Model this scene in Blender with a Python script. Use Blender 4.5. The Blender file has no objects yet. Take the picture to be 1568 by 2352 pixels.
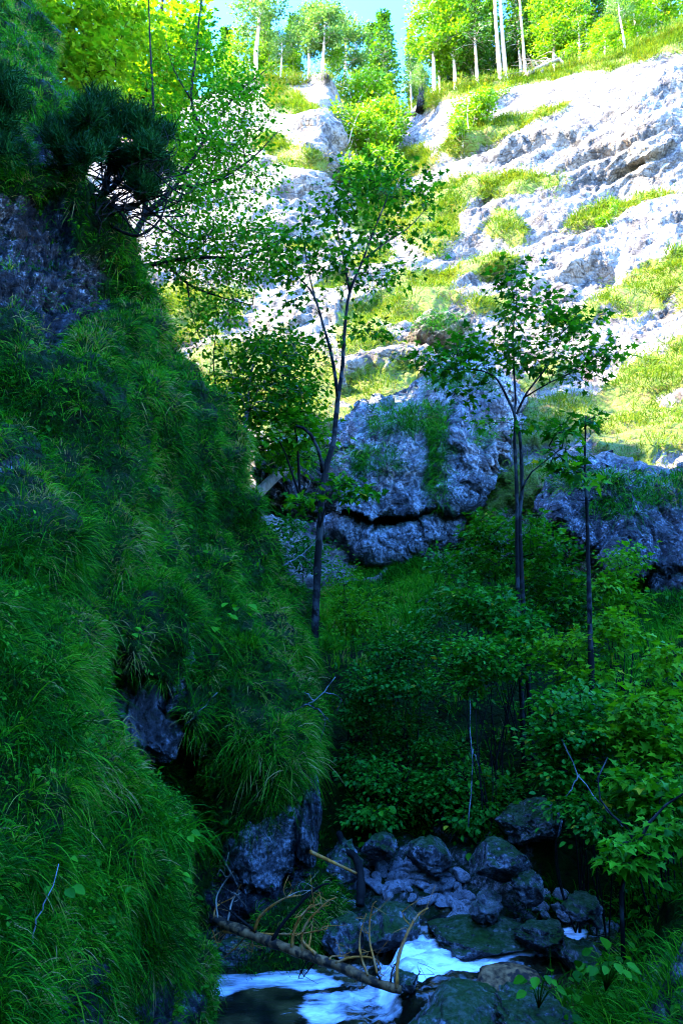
import bpy, math, random
import numpy as np
from mathutils import Vector
from mathutils.bvhtree import BVHTree

SEED = 11
random.seed(SEED)
rng = np.random.default_rng(SEED)
scene = bpy.context.scene
COL = scene.collection

# ------------------------------------------------------------------ camera model
# pixel coordinates below are those of the photograph at 1568 x 2352
W, H = 1568.0, 2352.0
F = 1568.0
PITCH = math.radians(13.5)
CP, SP = math.cos(PITCH), math.sin(PITCH)
CAM = np.array([0.0, 0.0, 2.6])


def ray(u, v):
    xc = (np.asarray(u, float) - W / 2) / F
    yc = (H / 2 - np.asarray(v, float)) / F
    return np.stack([xc, CP - SP * yc, SP + CP * yc], -1)


def P(u, v, Y):
    """point seen at pixel u, v at horizontal distance Y ahead of the camera"""
    d = ray(u, v)
    return CAM + d * (np.asarray(Y, float) / d[..., 1])[..., None]


def proj(p):
    q = np.asarray(p, float) - CAM
    dep = q[..., 1] * CP + q[..., 2] * SP
    up = -q[..., 1] * SP + q[..., 2] * CP
    return W / 2 + F * q[..., 0] / dep, H / 2 - F * up / dep


# ------------------------------------------------------------------ noise
_G = rng.normal(size=(256, 3))
_G /= np.linalg.norm(_G, axis=1)[:, None]
_PERM = rng.permutation(256).astype(np.int64)
_PERM = np.concatenate([_PERM, _PERM, _PERM])


def _hash(i, j, k):
    return _PERM[_PERM[_PERM[i & 255] + (j & 255)] + (k & 255)]


def perlin(p):
    p = np.asarray(p, float)
    i = np.floor(p).astype(np.int64)
    f = p - i
    w = f * f * f * (f * (f * 6 - 15) + 10)
    out = 0
    for a in (0, 1):
        wa = w[..., 0] if a else 1 - w[..., 0]
        for b in (0, 1):
            wb = w[..., 1] if b else 1 - w[..., 1]
            for c in (0, 1):
                wc = w[..., 2] if c else 1 - w[..., 2]
                g = _G[_hash(i[..., 0] + a, i[..., 1] + b, i[..., 2] + c)]
                d = (g[..., 0] * (f[..., 0] - a) + g[..., 1] * (f[..., 1] - b) + g[..., 2] * (f[..., 2] - c))
                out = out + wa * wb * wc * d
    return out * 1.5


def fbm(p, o=4, gain=.5):
    s, a, q = 0, 1.0, np.asarray(p, float)
    for k in range(o):
        s = s + a * perlin(q)
        q = q * 2.03 + 17.3
        a *= gain
    return s


def ridged(p, o=4, gain=.5):
    s, a, q = 0, 1.0, np.asarray(p, float)
    for k in range(o):
        s = s + a * (1 - 2 * np.abs(perlin(q)))
        q = q * 2.07 + 9.1
        a *= gain
    return s


def worley(p):
    """distance to nearest, second-nearest and a random value per cell"""
    p = np.asarray(p, float)
    i = np.floor(p).astype(np.int64)
    f = p - i
    d1 = np.full(p.shape[:-1], 9.0)
    d2 = d1.copy()
    val = np.zeros(p.shape[:-1])
    for a in (-1, 0, 1):
        for b in (-1, 0, 1):
            for c in (-1, 0, 1):
                h = _hash(i[..., 0] + a, i[..., 1] + b, i[..., 2] + c)
                o = _G[h] * .45 + .5
                d = np.sqrt((a + o[..., 0] - f[..., 0]) ** 2 + (b + o[..., 1] - f[..., 1]) ** 2 + (c + o[..., 2] - f[..., 2]) ** 2)
                nn = d < d1
                d2 = np.where(nn, d1, np.minimum(d2, d))
                val = np.where(nn, h / 255.0, val)
                d1 = np.where(nn, d, d1)
    return d1, d2, val


def smooth(x, a, b):
    t = np.clip((x - a) / (b - a), 0, 1)
    return t * t * (3 - 2 * t)


def norm(v):
    return v / np.maximum(np.linalg.norm(v, axis=-1, keepdims=True), 1e-9)


class TPS:
    """thin-plate interpolation of values at scattered 2-D points"""
    def __init__(self, xy, val, scale=1.0, lam=1e-4):
        self.s = scale
        x = np.asarray(xy, float) / scale
        n = len(x)
        r = np.linalg.norm(x[:, None] - x[None], axis=-1)
        K = np.where(r > 0, r * r * np.log(np.maximum(r, 1e-9)), 0) + lam * np.eye(n)
        Q = np.concatenate([np.ones((n, 1)), x], 1)
        A = np.block([[K, Q], [Q.T, np.zeros((3, 3))]])
        self.c = np.linalg.solve(A, np.concatenate([np.asarray(val, float), np.zeros(3)]))
        self.x = x

    def __call__(self, a, b):
        a = np.asarray(a, float) / self.s
        b = np.asarray(b, float) / self.s
        out = self.c[-3] + self.c[-2] * a + self.c[-1] * b
        for (x, y), c in zip(self.x, self.c):
            r2 = (a - x) ** 2 + (b - y) ** 2
            out = out + c * .5 * r2 * np.log(np.maximum(r2, 1e-12))
        return out


def in_poly(u, v, poly):
    u, v = np.asarray(u, float), np.asarray(v, float)
    r = np.zeros(u.shape, bool)
    n = len(poly)
    for k in range(n):
        (x1, y1), (x2, y2) = poly[k], poly[(k + 1) % n]
        if y1 == y2:
            continue
        c = ((y1 > v) != (y2 > v)) & (u < (x2 - x1) * (v - y1) / (y2 - y1) + x1)
        r ^= c
    return r


# ------------------------------------------------------------------ objects
def props(o, label=None, cat=None, group=None, kind=None):
    if label: o['label'] = label
    if cat: o['category'] = cat
    if group: o['group'] = group
    if kind: o['kind'] = kind
    return o


def mesh_data(name, verts, faces, attrs=None, smooth_shade=False):
    """faces: an (M,k) int array or a list of such arrays"""
    verts = np.ascontiguousarray(verts, dtype=np.float32).reshape(-1, 3)
    fl = faces if isinstance(faces, list) else [faces]
    fl = [np.ascontiguousarray(f, dtype=np.int32) for f in fl if len(f)]
    me = bpy.data.meshes.new(name)
    me.vertices.add(len(verts))
    me.vertices.foreach_set('co', verts.ravel())
    idx = np.concatenate([f.ravel() for f in fl])
    tot = np.concatenate([np.full(len(f), f.shape[1], np.int32) for f in fl])
    start = np.concatenate([[0], np.cumsum(tot)[:-1]]).astype(np.int32)
    me.loops.add(len(idx))
    me.loops.foreach_set('vertex_index', idx)
    me.polygons.add(len(tot))
    me.polygons.foreach_set('loop_start', start)
    me.polygons.foreach_set('loop_total', tot)
    if smooth_shade:
        me.polygons.foreach_set('use_smooth', np.ones(len(tot), bool))
    me.update(calc_edges=True)
    for k, a in (attrs or {}).items():
        at = me.attributes.new(k, 'FLOAT', 'POINT')
        at.data.foreach_set('value', np.ascontiguousarray(a, dtype=np.float32).ravel())
    return me


def link(name, me, mat, parent=None, loc=(0, 0, 0)):
    o = bpy.data.objects.new(name, me)
    if mat and not me.materials:
        me.materials.append(mat)
    o.location = loc
    COL.objects.link(o)
    if parent is not None:
        o.parent = parent
    return o


def empty(name, loc, label, cat, group=None):
    o = bpy.data.objects.new(name, None)
    o.empty_display_size = .2
    o.location = loc
    COL.objects.link(o)
    return props(o, label, cat, group)


def grid_faces(nr, nc):
    i = np.arange(nr * nc).reshape(nr, nc)
    return np.stack([i[:-1, :-1], i[:-1, 1:], i[1:, 1:], i[1:, :-1]], -1).reshape(-1, 4)


def grid_normals(p):
    du = np.gradient(p, axis=1)
    dv = np.gradient(p, axis=0)
    return norm(np.cross(du, dv))


# ------------------------------------------------------------------ tubes
def catmull(pts, n):
    """resample a polyline (k,d) smoothly to n points"""
    pts = np.asarray(pts, float)
    k = len(pts)
    if k == 2:
        t = np.linspace(0, 1, n)[:, None]
        return pts[0] * (1 - t) + pts[1] * t
    e = np.concatenate([[2 * pts[0] - pts[1]], pts, [2 * pts[-1] - pts[-2]]])
    t = np.linspace(0, k - 1 - 1e-9, n)
    i = t.astype(int)
    f = (t - i)[:, None]
    a, b, c, d = e[i], e[i + 1], e[i + 2], e[i + 3]
    return .5 * (2 * b + (c - a) * f + (2 * a - 5 * b + 4 * c - d) * f ** 2 + (3 * b - a - 3 * c + d) * f ** 3)


class Wood:
    """collects tapering tubes into one mesh"""
    def __init__(self):
        self.v, self.f, self.n = [], [], 0

    def tube(self, pts, rad, sides=6, rough=0.0):
        pts = np.asarray(pts, float)
        n = len(pts)
        rad = np.broadcast_to(np.asarray(rad, float), (n,))
        t = norm(np.gradient(pts, axis=0))
        ref = np.array([.31, .77, .12]) if abs(t[0, 2]) > .6 else np.array([0, 0, 1.0])
        a = norm(np.cross(t, ref))
        b = np.cross(t, a)
        th = np.linspace(0, 2 * np.pi, sides, endpoint=False)
        rr = rad[:, None] * np.ones(sides)[None]
        if rough:
            rr = rr * (1 + rough * rng.normal(size=rr.shape))
        ring = pts[:, None] + rr[..., None] * (np.cos(th)[None, :, None] * a[:, None] + np.sin(th)[None, :, None] * b[:, None])
        i = np.arange(n * sides).reshape(n, sides) + self.n
        j = np.roll(i, -1, axis=1)
        self.f.append(np.stack([i[:-1], j[:-1], j[1:], i[1:]], -1).reshape(-1, 4))
        self.v.append(ring.reshape(-1, 3))
        self.n += n * sides
        for e, ii in ((0, i[0][::-1]), (n - 1, i[-1])):
            self.v.append(pts[e][None])
            self.f.append(np.stack([ii, np.roll(ii, -1), np.full(sides, self.n), np.full(sides, self.n)], -1)[:, :3])
            self.n += 1

    def data(self, name):
        q = [f for f in self.f if f.shape[1] == 4]
        t = [f for f in self.f if f.shape[1] == 3]
        return mesh_data(name, np.concatenate(self.v), [np.concatenate(q), np.concatenate(t)], smooth_shade=True)


# ------------------------------------------------------------------ leaves and blades
def _fan(n):
    return np.array([[0, k, k + 1] for k in range(1, n - 1)])


def _leaf_maple():
    # five pointed lobes; folded slightly on the midrib
    r = [(0, 0), (.20, -.16), (.50, -.10), (.30, .12), (.62, .36), (.30, .42), (.20, .62), (0, 1.0)]
    pts = r + [(-x, y) for x, y in r[-2:0:-1]]
    v = np.array([(x, y, abs(x) * .28 - .25 * y * y) for x, y in pts])
    c = np.array([[0, .28, -.02]])
    n = len(v)
    f = np.array([[n, k, (k + 1) % n] for k in range(n)])
    return np.concatenate([v, c]), f


def _leaf_oval():
    pts = [(0, 0), (.26, .22), (.36, .5), (.22, .82), (0, 1.0), (-.22, .82), (-.36, .5), (-.26, .22)]
    v = np.array([(x, y, abs(x) * .35 - .18 * y * y) for x, y in pts])
    return v, np.array([[0, 1, 4], [1, 2, 4], [2, 3, 4], [0, 4, 7], [7, 4, 6], [6, 4, 5]])


def _leaf_small():
    v = np.array([(0, 0, 0), (.34, .5, .10), (0, 1, -.12), (-.34, .5, .10)])
    return v, np.array([[0, 1, 2], [0, 2, 3]])


def _leaf_needle():
    # a short spray of needles: thin crossed triangles around a twig
    v, f = [], []
    for k in range(9):
        t = k / 8
        a = k * 2.4
        d = np.array([math.cos(a) * .34, .42, math.sin(a) * .34])
        b = np.array([0, t * .75, 0])
        s = np.array([-math.sin(a), 0, math.cos(a)]) * .035
        n = len(v)
        v += [b - s, b + s, b + d]
        f.append([n, n + 1, n + 2])
    return np.array(v), np.array(f)


LEAF = {'maple': _leaf_maple(), 'oval': _leaf_oval(), 'small': _leaf_small(), 'needle': _leaf_needle()}


def leaves_data(name, kind, pos, ydir, zdir, size, tint):
    """one mesh with a leaf of the given kind at every position"""
    tv, tf = LEAF[kind]
    ydir = norm(ydir)
    xdir = norm(np.cross(ydir, zdir))
    z = np.cross(xdir, ydir)
    n, m = len(pos), len(tv)
    v = pos[:, None] + size[:, None, None] * (tv[None, :, :1] * xdir[:, None] + tv[None, :, 1:2] * ydir[:, None] + tv[None, :, 2:] * z[:, None])
    f = (tf[None] + (np.arange(n) * m)[:, None, None]).reshape(-1, tf.shape[1])
    return mesh_data(name, v.reshape(-1, 3), f, {'tint': np.repeat(tint, m)})


def blades_data(name, root, d, length, width, droop, tint, seg=4):
    """bent grass blades; d start directions, gravity bends them down"""
    n = len(root)
    t = np.linspace(0, 1, seg + 1)
    g = np.array([0, 0, -1.0])
    c = root[:, None] + length[:, None, None] * (d[:, None] * t[None, :, None] + g * (droop[:, None] * t[None] ** 2)[..., None])
    tang = d[:, None] + g * (2 * droop[:, None] * t[None])[..., None]
    ref = norm(rng.normal(size=(n, 3)) + np.array([0, -1.2, .3]))
    side = norm(np.cross(tang, ref[:, None]))
    w = width[:, None] * (1 - .93 * t[None] ** 1.6) * .5
    a = c - side * w[..., None]
    b = c + side * w[..., None]
    v = np.stack([a, b], 2).reshape(-1, 3)
    k = np.arange(seg) * 2
    q = np.stack([k, k + 1, k + 3, k + 2], -1)
    f = (q[None] + (np.arange(n) * 2 * (seg + 1))[:, None, None]).reshape(-1, 4)
    return mesh_data(name, v, f, {'tint': np.repeat(tint, 2 * (seg + 1))})


def tuft_blades(cent, nrm, per, spread, lmin, lmax, wid, droop, tint, tjit=.12, up=.5, out=.7, rnd=.55):
    """expand tuft centres into blades; returns the arguments of blades_data"""
    n = len(cent)
    N = n * per
    c = np.repeat(cent, per, 0)
    nn = np.repeat(nrm, per, 0)
    off = rng.normal(size=(N, 3))
    off -= nn * np.sum(off * nn, -1, keepdims=True)
    root = c + off * spread
    d = norm(nn * out + np.array([0, 0, up]) + norm(off) * rnd * rng.random((N, 1)) * 1.4 + rng.normal(size=(N, 3)) * .16)
    L = np.repeat(rng.uniform(lmin, lmax, n), per) * rng.uniform(.55, 1.1, N)
    ti = np.clip(np.repeat(tint, per) + rng.normal(size=N) * tjit, 0, 1)
    return root, d, L, L ** .5 * wid * rng.uniform(.7, 1.3, N), droop * rng.uniform(.6, 1.4, N), ti
# ------------------------------------------------------------------ materials
class NT:
    def __init__(self, name):
        self.m = bpy.data.materials.new(name)
        self.m.use_nodes = True
        self.t = self.m.node_tree
        self.t.nodes.clear()
        self.out = self.t.nodes.new('ShaderNodeOutputMaterial')

    def n(self, typ, ins=None, **kw):
        x = self.t.nodes.new('ShaderNode' + typ)
        for k, v in kw.items():
            setattr(x, k, v)
        for k, v in (ins or {}).items():
            self.set(x.inputs[k], v)
        return x

    def set(self, sock, v):
        if hasattr(v, 'is_output') or isinstance(v, bpy.types.NodeSocket):
            self.t.links.new(v, sock)
        elif isinstance(v, (tuple, list)) and sock.type == 'RGBA' and len(v) == 3:
            sock.default_value = (*v, 1)
        else:
            sock.default_value = v

    def ramp(self, fac, stops, interp='LINEAR'):
        r = self.n('ValToRGB', {'Fac': fac})
        cr = r.color_ramp
        cr.interpolation = interp
        while len(cr.elements) < len(stops):
            cr.elements.new(.5)
        for e, (p, c) in zip(cr.elements, stops):
            e.position = p
            e.color = (*c, 1) if isinstance(c, (tuple, list)) else (c, c, c, 1)
        return r.outputs['Color']

    def mix(self, f, a, b, mode='MIX'):
        x = self.n('Mix', data_type='RGBA', blend_type=mode)
        self.set(x.inputs[0], f)
        self.set(x.inputs[6], a)
        self.set(x.inputs[7], b)
        return x.outputs[2]

    def math(self, op, a, b=0.0):
        x = self.n('Math', operation=op)
        self.set(x.inputs[0], a)
        self.set(x.inputs[1], b)
        return x.outputs[0]

    def noise(self, co, scale, detail=6, rough=.6, dist=0.0):
        return self.n('TexNoise', {'Vector': co, 'Scale': scale, 'Detail': detail, 'Roughness': rough, 'Distortion': dist}).outputs['Fac']

    def done(self, shader):
        self.t.links.new(shader, self.out.inputs['Surface'])
        return self.m


def rock_mat(name, pale, mid, dark, scale=1.0, streak=.28, stain=.5, brown=.3, rough=.8, moss=(.02, .05, .008), soil=(.03, .02, .01), bump=.5, moss_up=0.0, spec=.3, lv=.49, crack=None):
    k = NT(name)
    co = k.n('TexCoord').outputs['Object']
    st = k.n('Mapping', {'Vector': co, 'Scale': (1, 1, streak)}).outputs[0]
    big = k.noise(co, .35 * scale, 5, .6)
    fin = k.noise(co, 3.1 * scale, 8, .68)
    vor = k.n('TexVoronoi', {'Vector': co, 'Scale': 2.3 * scale, 'Randomness': 1.0}, feature='DISTANCE_TO_EDGE').outputs['Distance']
    spk = k.noise(co, 10.5 * scale, 6, .65)
    fin = k.math('ADD', k.math('MULTIPLY', fin, .5), k.math('MULTIPLY', spk, .5))
    c = k.ramp(fin, [(lv - .085, dark), (lv, mid), (lv + .075, pale)])
    c = k.mix(k.ramp(big, [(.38, 0.0), (.62, 1.0)]), c, k.mix(.5, c, mid))
    # dark lichen and water streaks
    s = k.noise(st, 1.15 * scale, 7, .72, .6)
    sm = k.ramp(s, [(.62 - .25 * stain, 0.0), (.70 - .2 * stain, 1.0)])
    c = k.mix(k.math('MULTIPLY', sm, .85), c, dark)
    if crack:                                   # open joints along and across the tilted bedding
        dn = k.n('TexNoise', {'Vector': co, 'Scale': crack[0] * 2.2, 'Detail': 4})
        ad = k.n('VectorMath', {0: co, 1: k.n('VectorMath', {0: dn.outputs['Color'], 'Scale': .5 / crack[0]}, operation='SCALE').outputs[0]}, operation='ADD').outputs[0]
        mp = k.n('Mapping', {'Vector': ad, 'Rotation': (0, math.radians(21), 0), 'Scale': (.55, .8, 1.5)}).outputs[0]
        for sc_, wd_, st in ((crack[0], crack[1], .9), (crack[0] * 3.1, crack[1] * 1.3, .6)):
            ve = k.n('TexVoronoi', {'Vector': mp, 'Scale': sc_}, feature='DISTANCE_TO_EDGE').outputs['Distance']
            cr = k.math('MULTIPLY', k.ramp(ve, [(0, 1.0), (wd_, 0.0)]), k.ramp(k.noise(co, crack[0] * 1.3, 3), [(.42, 0.0), (.58, st)]))
            c = k.mix(cr, c, (.02, .017, .014))
    # rusty weathering
    b = k.noise(co, .8 * scale, 5, .65, .3)
    c = k.mix(k.math('MULTIPLY', k.ramp(b, [(.56, 0.0), (.70, 1.0)]), brown), c, (.30, .17, .07))
    # thin soil and moss on the ledges
    cov = k.n('Attribute', attribute_name='cover').outputs['Fac']
    geo = k.n('NewGeometry')
    nz = k.n('SeparateXYZ', {'Vector': geo.outputs['Normal']}).outputs['Z']
    mo = k.noise(co, 5.0 * scale, 6, .7)
    if moss_up:
        mm = k.math('MULTIPLY', k.ramp(k.math('ADD', k.math('MULTIPLY', nz, .5), k.math('MULTIPLY', mo, .9)), [(.68, 0.0), (.86, 1.0)]), moss_up)
        c = k.mix(mm, c, moss)
    gm = k.mix(k.ramp(mo, [(.36, 0.0), (.52, 1.0)]), soil, moss)
    cm = k.ramp(k.math('ADD', cov, k.math('MULTIPLY', k.math('SUBTRACT', mo, .5), .8)), [(.4, 0.0), (.6, 1.0)])
    c = k.mix(cm, c, gm)
    hb = k.math('ADD', k.math('MULTIPLY', k.noise(co, 6 * scale, 9, .7), 1.0), k.math('MULTIPLY', k.ramp(vor, [(0, 0.0), (.12, 1.0)]), .25))
    bm = k.n('Bump', {'Height': hb, 'Strength': bump, 'Distance': .25 / scale}).outputs[0]
    p = k.n('BsdfPrincipled', {'Base Color': c, 'Roughness': rough, 'Normal': bm, 'Specular IOR Level': spec})
    return k.done(p.outputs[0])


def leaf_mat(name, stops, transl=.4, rough=.45, spec=.35, tr_gain=1.0):
    k = NT(name)
    t = k.n('Attribute', attribute_name='tint').outputs['Fac']
    c = k.ramp(t, stops)
    p = k.n('BsdfPrincipled', {'Base Color': c, 'Roughness': rough, 'Specular IOR Level': spec})
    tc = k.mix(1.0, c, (1.35 * tr_gain, 1.15 * tr_gain, .45 * tr_gain), 'MULTIPLY')
    tl = k.n('BsdfTranslucent', {'Color': tc})
    m = k.n('MixShader', {0: transl})
    k.t.links.new(p.outputs[0], m.inputs[1])
    k.t.links.new(tl.outputs[0], m.inputs[2])
    return k.done(m.outputs[0])


def bark_mat(name, a, b, scale=1.0, patch=None, rough=.85):
    k = NT(name)
    co = k.n('TexCoord').outputs['Object']
    st = k.n('Mapping', {'Vector': co, 'Scale': (9 * scale, 9 * scale, 2.2 * scale)}).outputs[0]
    n1 = k.noise(st, 1.0, 7, .65)
    c = k.ramp(n1, [(.35, a), (.65, b)])
    if patch:
        c = k.mix(k.ramp(k.noise(co, 5 * scale, 5, .6), [(.50, 0.0), (.58, 1.0)]), c, patch)
    bm = k.n('Bump', {'Height': n1, 'Strength': .6, 'Distance': .03 / scale}).outputs[0]
    return k.done(k.n('BsdfPrincipled', {'Base Color': c, 'Roughness': rough, 'Normal': bm, 'Specular IOR Level': .06}).outputs[0])


M = {}
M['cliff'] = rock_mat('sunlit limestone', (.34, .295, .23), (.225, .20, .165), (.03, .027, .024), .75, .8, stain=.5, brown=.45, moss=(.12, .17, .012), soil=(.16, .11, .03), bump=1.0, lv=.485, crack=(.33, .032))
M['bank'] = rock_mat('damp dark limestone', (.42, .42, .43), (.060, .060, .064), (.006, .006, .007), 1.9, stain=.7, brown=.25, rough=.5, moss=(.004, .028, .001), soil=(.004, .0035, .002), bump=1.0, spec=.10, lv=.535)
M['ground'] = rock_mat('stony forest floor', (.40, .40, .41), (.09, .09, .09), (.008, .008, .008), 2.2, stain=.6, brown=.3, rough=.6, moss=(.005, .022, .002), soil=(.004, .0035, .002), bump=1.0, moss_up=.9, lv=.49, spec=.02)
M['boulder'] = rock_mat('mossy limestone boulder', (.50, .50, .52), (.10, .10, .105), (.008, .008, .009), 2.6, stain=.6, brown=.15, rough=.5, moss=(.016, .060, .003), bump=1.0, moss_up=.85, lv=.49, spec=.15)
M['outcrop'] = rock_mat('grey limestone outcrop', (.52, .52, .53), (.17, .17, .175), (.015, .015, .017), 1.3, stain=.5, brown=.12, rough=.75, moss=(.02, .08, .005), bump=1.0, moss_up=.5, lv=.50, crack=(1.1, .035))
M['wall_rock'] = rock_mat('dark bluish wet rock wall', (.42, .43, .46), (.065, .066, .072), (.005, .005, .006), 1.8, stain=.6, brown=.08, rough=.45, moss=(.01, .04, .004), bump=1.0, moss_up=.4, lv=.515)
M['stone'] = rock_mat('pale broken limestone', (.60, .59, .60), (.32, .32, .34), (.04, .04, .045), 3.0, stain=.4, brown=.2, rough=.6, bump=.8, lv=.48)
M['shade_hill'] = rock_mat('unseen slope ground', (.1, .12, .05), (.05, .08, .02), (.02, .04, .01), .5, moss=(.03, .06, .01))

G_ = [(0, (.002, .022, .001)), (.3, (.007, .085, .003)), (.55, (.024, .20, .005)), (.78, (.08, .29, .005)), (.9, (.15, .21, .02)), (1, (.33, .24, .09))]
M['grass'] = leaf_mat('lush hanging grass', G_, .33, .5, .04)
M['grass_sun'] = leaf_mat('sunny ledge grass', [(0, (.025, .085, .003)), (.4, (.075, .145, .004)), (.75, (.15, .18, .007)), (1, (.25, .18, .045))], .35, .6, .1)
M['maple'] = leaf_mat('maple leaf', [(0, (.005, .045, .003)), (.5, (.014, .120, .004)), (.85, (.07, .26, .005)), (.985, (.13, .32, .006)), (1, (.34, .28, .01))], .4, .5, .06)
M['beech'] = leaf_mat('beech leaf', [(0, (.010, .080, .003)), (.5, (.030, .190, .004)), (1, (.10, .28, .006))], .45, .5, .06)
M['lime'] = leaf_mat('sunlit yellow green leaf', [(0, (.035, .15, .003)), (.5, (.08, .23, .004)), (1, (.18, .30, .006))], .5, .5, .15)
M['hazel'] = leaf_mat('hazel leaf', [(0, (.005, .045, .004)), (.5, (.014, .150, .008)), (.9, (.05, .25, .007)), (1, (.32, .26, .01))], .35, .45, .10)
M['herb'] = leaf_mat('bright herb leaf', [(0, (.008, .09, .004)), (1, (.06, .28, .006))], .4, .5, .06)
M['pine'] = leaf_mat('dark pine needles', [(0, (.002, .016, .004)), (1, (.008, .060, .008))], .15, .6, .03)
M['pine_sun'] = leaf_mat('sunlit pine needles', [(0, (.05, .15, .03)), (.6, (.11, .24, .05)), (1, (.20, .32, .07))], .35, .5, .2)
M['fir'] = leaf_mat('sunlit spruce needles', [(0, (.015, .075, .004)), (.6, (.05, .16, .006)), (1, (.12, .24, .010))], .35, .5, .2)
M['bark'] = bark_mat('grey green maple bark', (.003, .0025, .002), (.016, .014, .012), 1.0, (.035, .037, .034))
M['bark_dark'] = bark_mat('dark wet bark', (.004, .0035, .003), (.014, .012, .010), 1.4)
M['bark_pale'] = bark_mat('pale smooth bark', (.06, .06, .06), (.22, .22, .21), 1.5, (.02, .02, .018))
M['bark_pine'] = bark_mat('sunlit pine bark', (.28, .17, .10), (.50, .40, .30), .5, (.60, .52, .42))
M['dead'] = bark_mat('dead orange brown wood', (.16, .045, .006), (.60, .20, .03), 2.5, (.34, .15, .05), .6)
M['log'] = bark_mat('weathered log bark', (.035, .018, .008), (.26, .13, .05), 2.0, (.025, .018, .012), .6)
M['grey_wood'] = bark_mat('bleached grey wood', (.12, .09, .06), (.26, .21, .15), 2.0)
# ------------------------------------------------------------------ the far cliff
def lerp_line(pts, u):
    pts = np.asarray(pts, float)
    return np.interp(u, pts[:, 0], pts[:, 1])


RIM = [(-500, 260), (100, 250), (400, 230), (540, 200), (570, 180), (640, 176), (690, 190), (715, 172), (750, 166), (772, 200), (790, 245), (830, 262), (900, 262), (945, 250), (975, 225), (1040, 205), (1120, 186), (1200, 178), (1290, 158), (1350, 140), (1400, 138), (1470, 100), (1568, 62), (1750, -20), (2100, -140)]
CL = [  # u, v, distance
    (-400, 260, 40), (-400, 700, 29), (-400, 1300, 19), (150, 260, 44), (150, 700, 29), (150, 1200, 20),
    (560, 190, 43), (650, 180, 42), (745, 172, 40), (720, 185, 42), (770, 230, 41.5), (760, 300, 37.5), (765, 390, 37.5), (700, 400, 35.5), (640, 300, 39.5), (600, 400, 36), (640, 500, 33), (560, 560, 32),
    (470, 500, 34), (500, 700, 28.5), (600, 660, 29.5),
    (830, 262, 52), (900, 262, 54), (950, 250, 51), (850, 340, 46), (840, 420, 41.5), (900, 330, 47), (960, 330, 43), (860, 500, 37),
    (985, 225, 46), (1150, 186, 42), (1300, 157, 39.5), (1400, 138, 37.5), (1568, 62, 36), (1568, 200, 33.2), (1400, 250, 34.2), (1250, 260, 36.8), (1100, 300, 38.6),
    (1300, 380, 33.8), (1480, 330, 31.6), (1450, 430, 32.4), (1568, 420, 31), (1150, 420, 35), (1000, 420, 37), (1100, 540, 32.5), (1300, 520, 31.5), (1500, 520, 29.8),
    (950, 600, 31), (1200, 640, 29.4), (1400, 640, 28.6), (1568, 620, 27), (850, 760, 26.5), (1000, 760, 27), (1200, 800, 26), (1400, 780, 25.5), (1568, 780, 24),
    (800, 900, 23.5), (1000, 900, 23.8), (1250, 930, 22), (1400, 960, 20), (1568, 940, 19.5), (850, 1100, 20.5), (1100, 1050, 20.3), (1300, 1070, 17.8), (1568, 1090, 16.2),
    (600, 1000, 22), (700, 1150, 19), (600, 1300, 17.5), (850, 1300, 18.2), (1100, 1300, 17.5), (1350, 1250, 15.8), (1568, 1250, 14.8), (1568, 1450, 13.5), (1200, 1500, 15.5), (800, 1500, 16),
    (1900, 100, 33), (1900, 500, 28), (1900, 900, 17), (1900, 1400, 12)]
CL = np.array(CL, float)
cl_tps = TPS(CL[:, :2], np.log(CL[:, 2]), 1000, 2e-4)

# grass-covered ledges on the cliff: u, v, half length, half height, rise to the right (degrees)
LEDGE = [(1150, 298, 150, 17, 21), (1080, 285, 45, 34, 30), (1150, 432, 165, 32, 4), (1010, 470, 90, 40, 25), (1160, 530, 48, 38, 0), (1408, 490, 135, 24, 16),
         (990, 520, 70, 60, 0), (940, 700, 125, 62, 22), (990, 640, 70, 26, 10), (1470, 670, 125, 48, 28), (1568, 630, 60, 70, 10), (890, 925, 130, 70, 5), (1400, 940, 220, 50, 20), (1480, 1010, 150, 75, 20), (1260, 960, 80, 40, 10),
         (1300, 1110, 260, 40, 5), (665, 235, 70, 34, -30), (650, 185, 60, 12, 0), (672, 365, 75, 34, -22), (620, 330, 40, 16, -10), (400, 735, 150, 70, 5), (540, 700, 50, 18, 10), (700, 565, 60, 12, 12), (850, 615, 60, 26, 20), (830, 770, 70, 70, 0),
         (860, 380, 70, 130, 0), (860, 500, 70, 60, 20), (940, 380, 70, 40, 15), (800, 1010, 70, 90, 0), (1060, 1160, 100, 60, 10), (1130, 700, 60, 20, 15), (1080, 620, 60, 22, 10), (1330, 740, 70, 16, 24), (1250, 860, 60, 22, 20), (1480, 850, 90, 22, 24),
         (1550, 860, 90, 70, 20), (600, 900, 200, 120, 0), (1150, 610, 50, 16, 10), (760, 665, 45, 14, 10), (700, 900, 90, 60, 0)]


def ledge_mask(u, v):
    m = np.full(np.shape(u), -1.0)
    for a, b, ru, rv, ang in LEDGE:
        c, s = math.cos(math.radians(ang)), math.sin(math.radians(ang))
        x, y = (u - a) * c - (v - b) * s, (u - a) * s + (v - b) * c
        m = np.maximum(m, 1 - np.sqrt((x / ru) ** 2 + (y / rv) ** 2))
    # strip along the rim
    du = v - lerp_line(RIM, u)
    rim = np.where(u > 960, 1 - np.abs(du - 8) / np.interp(u, [960, 1200, 1400, 1568], [14, 12, 18, 50]), -1)
    return np.maximum(m, rim)


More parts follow.
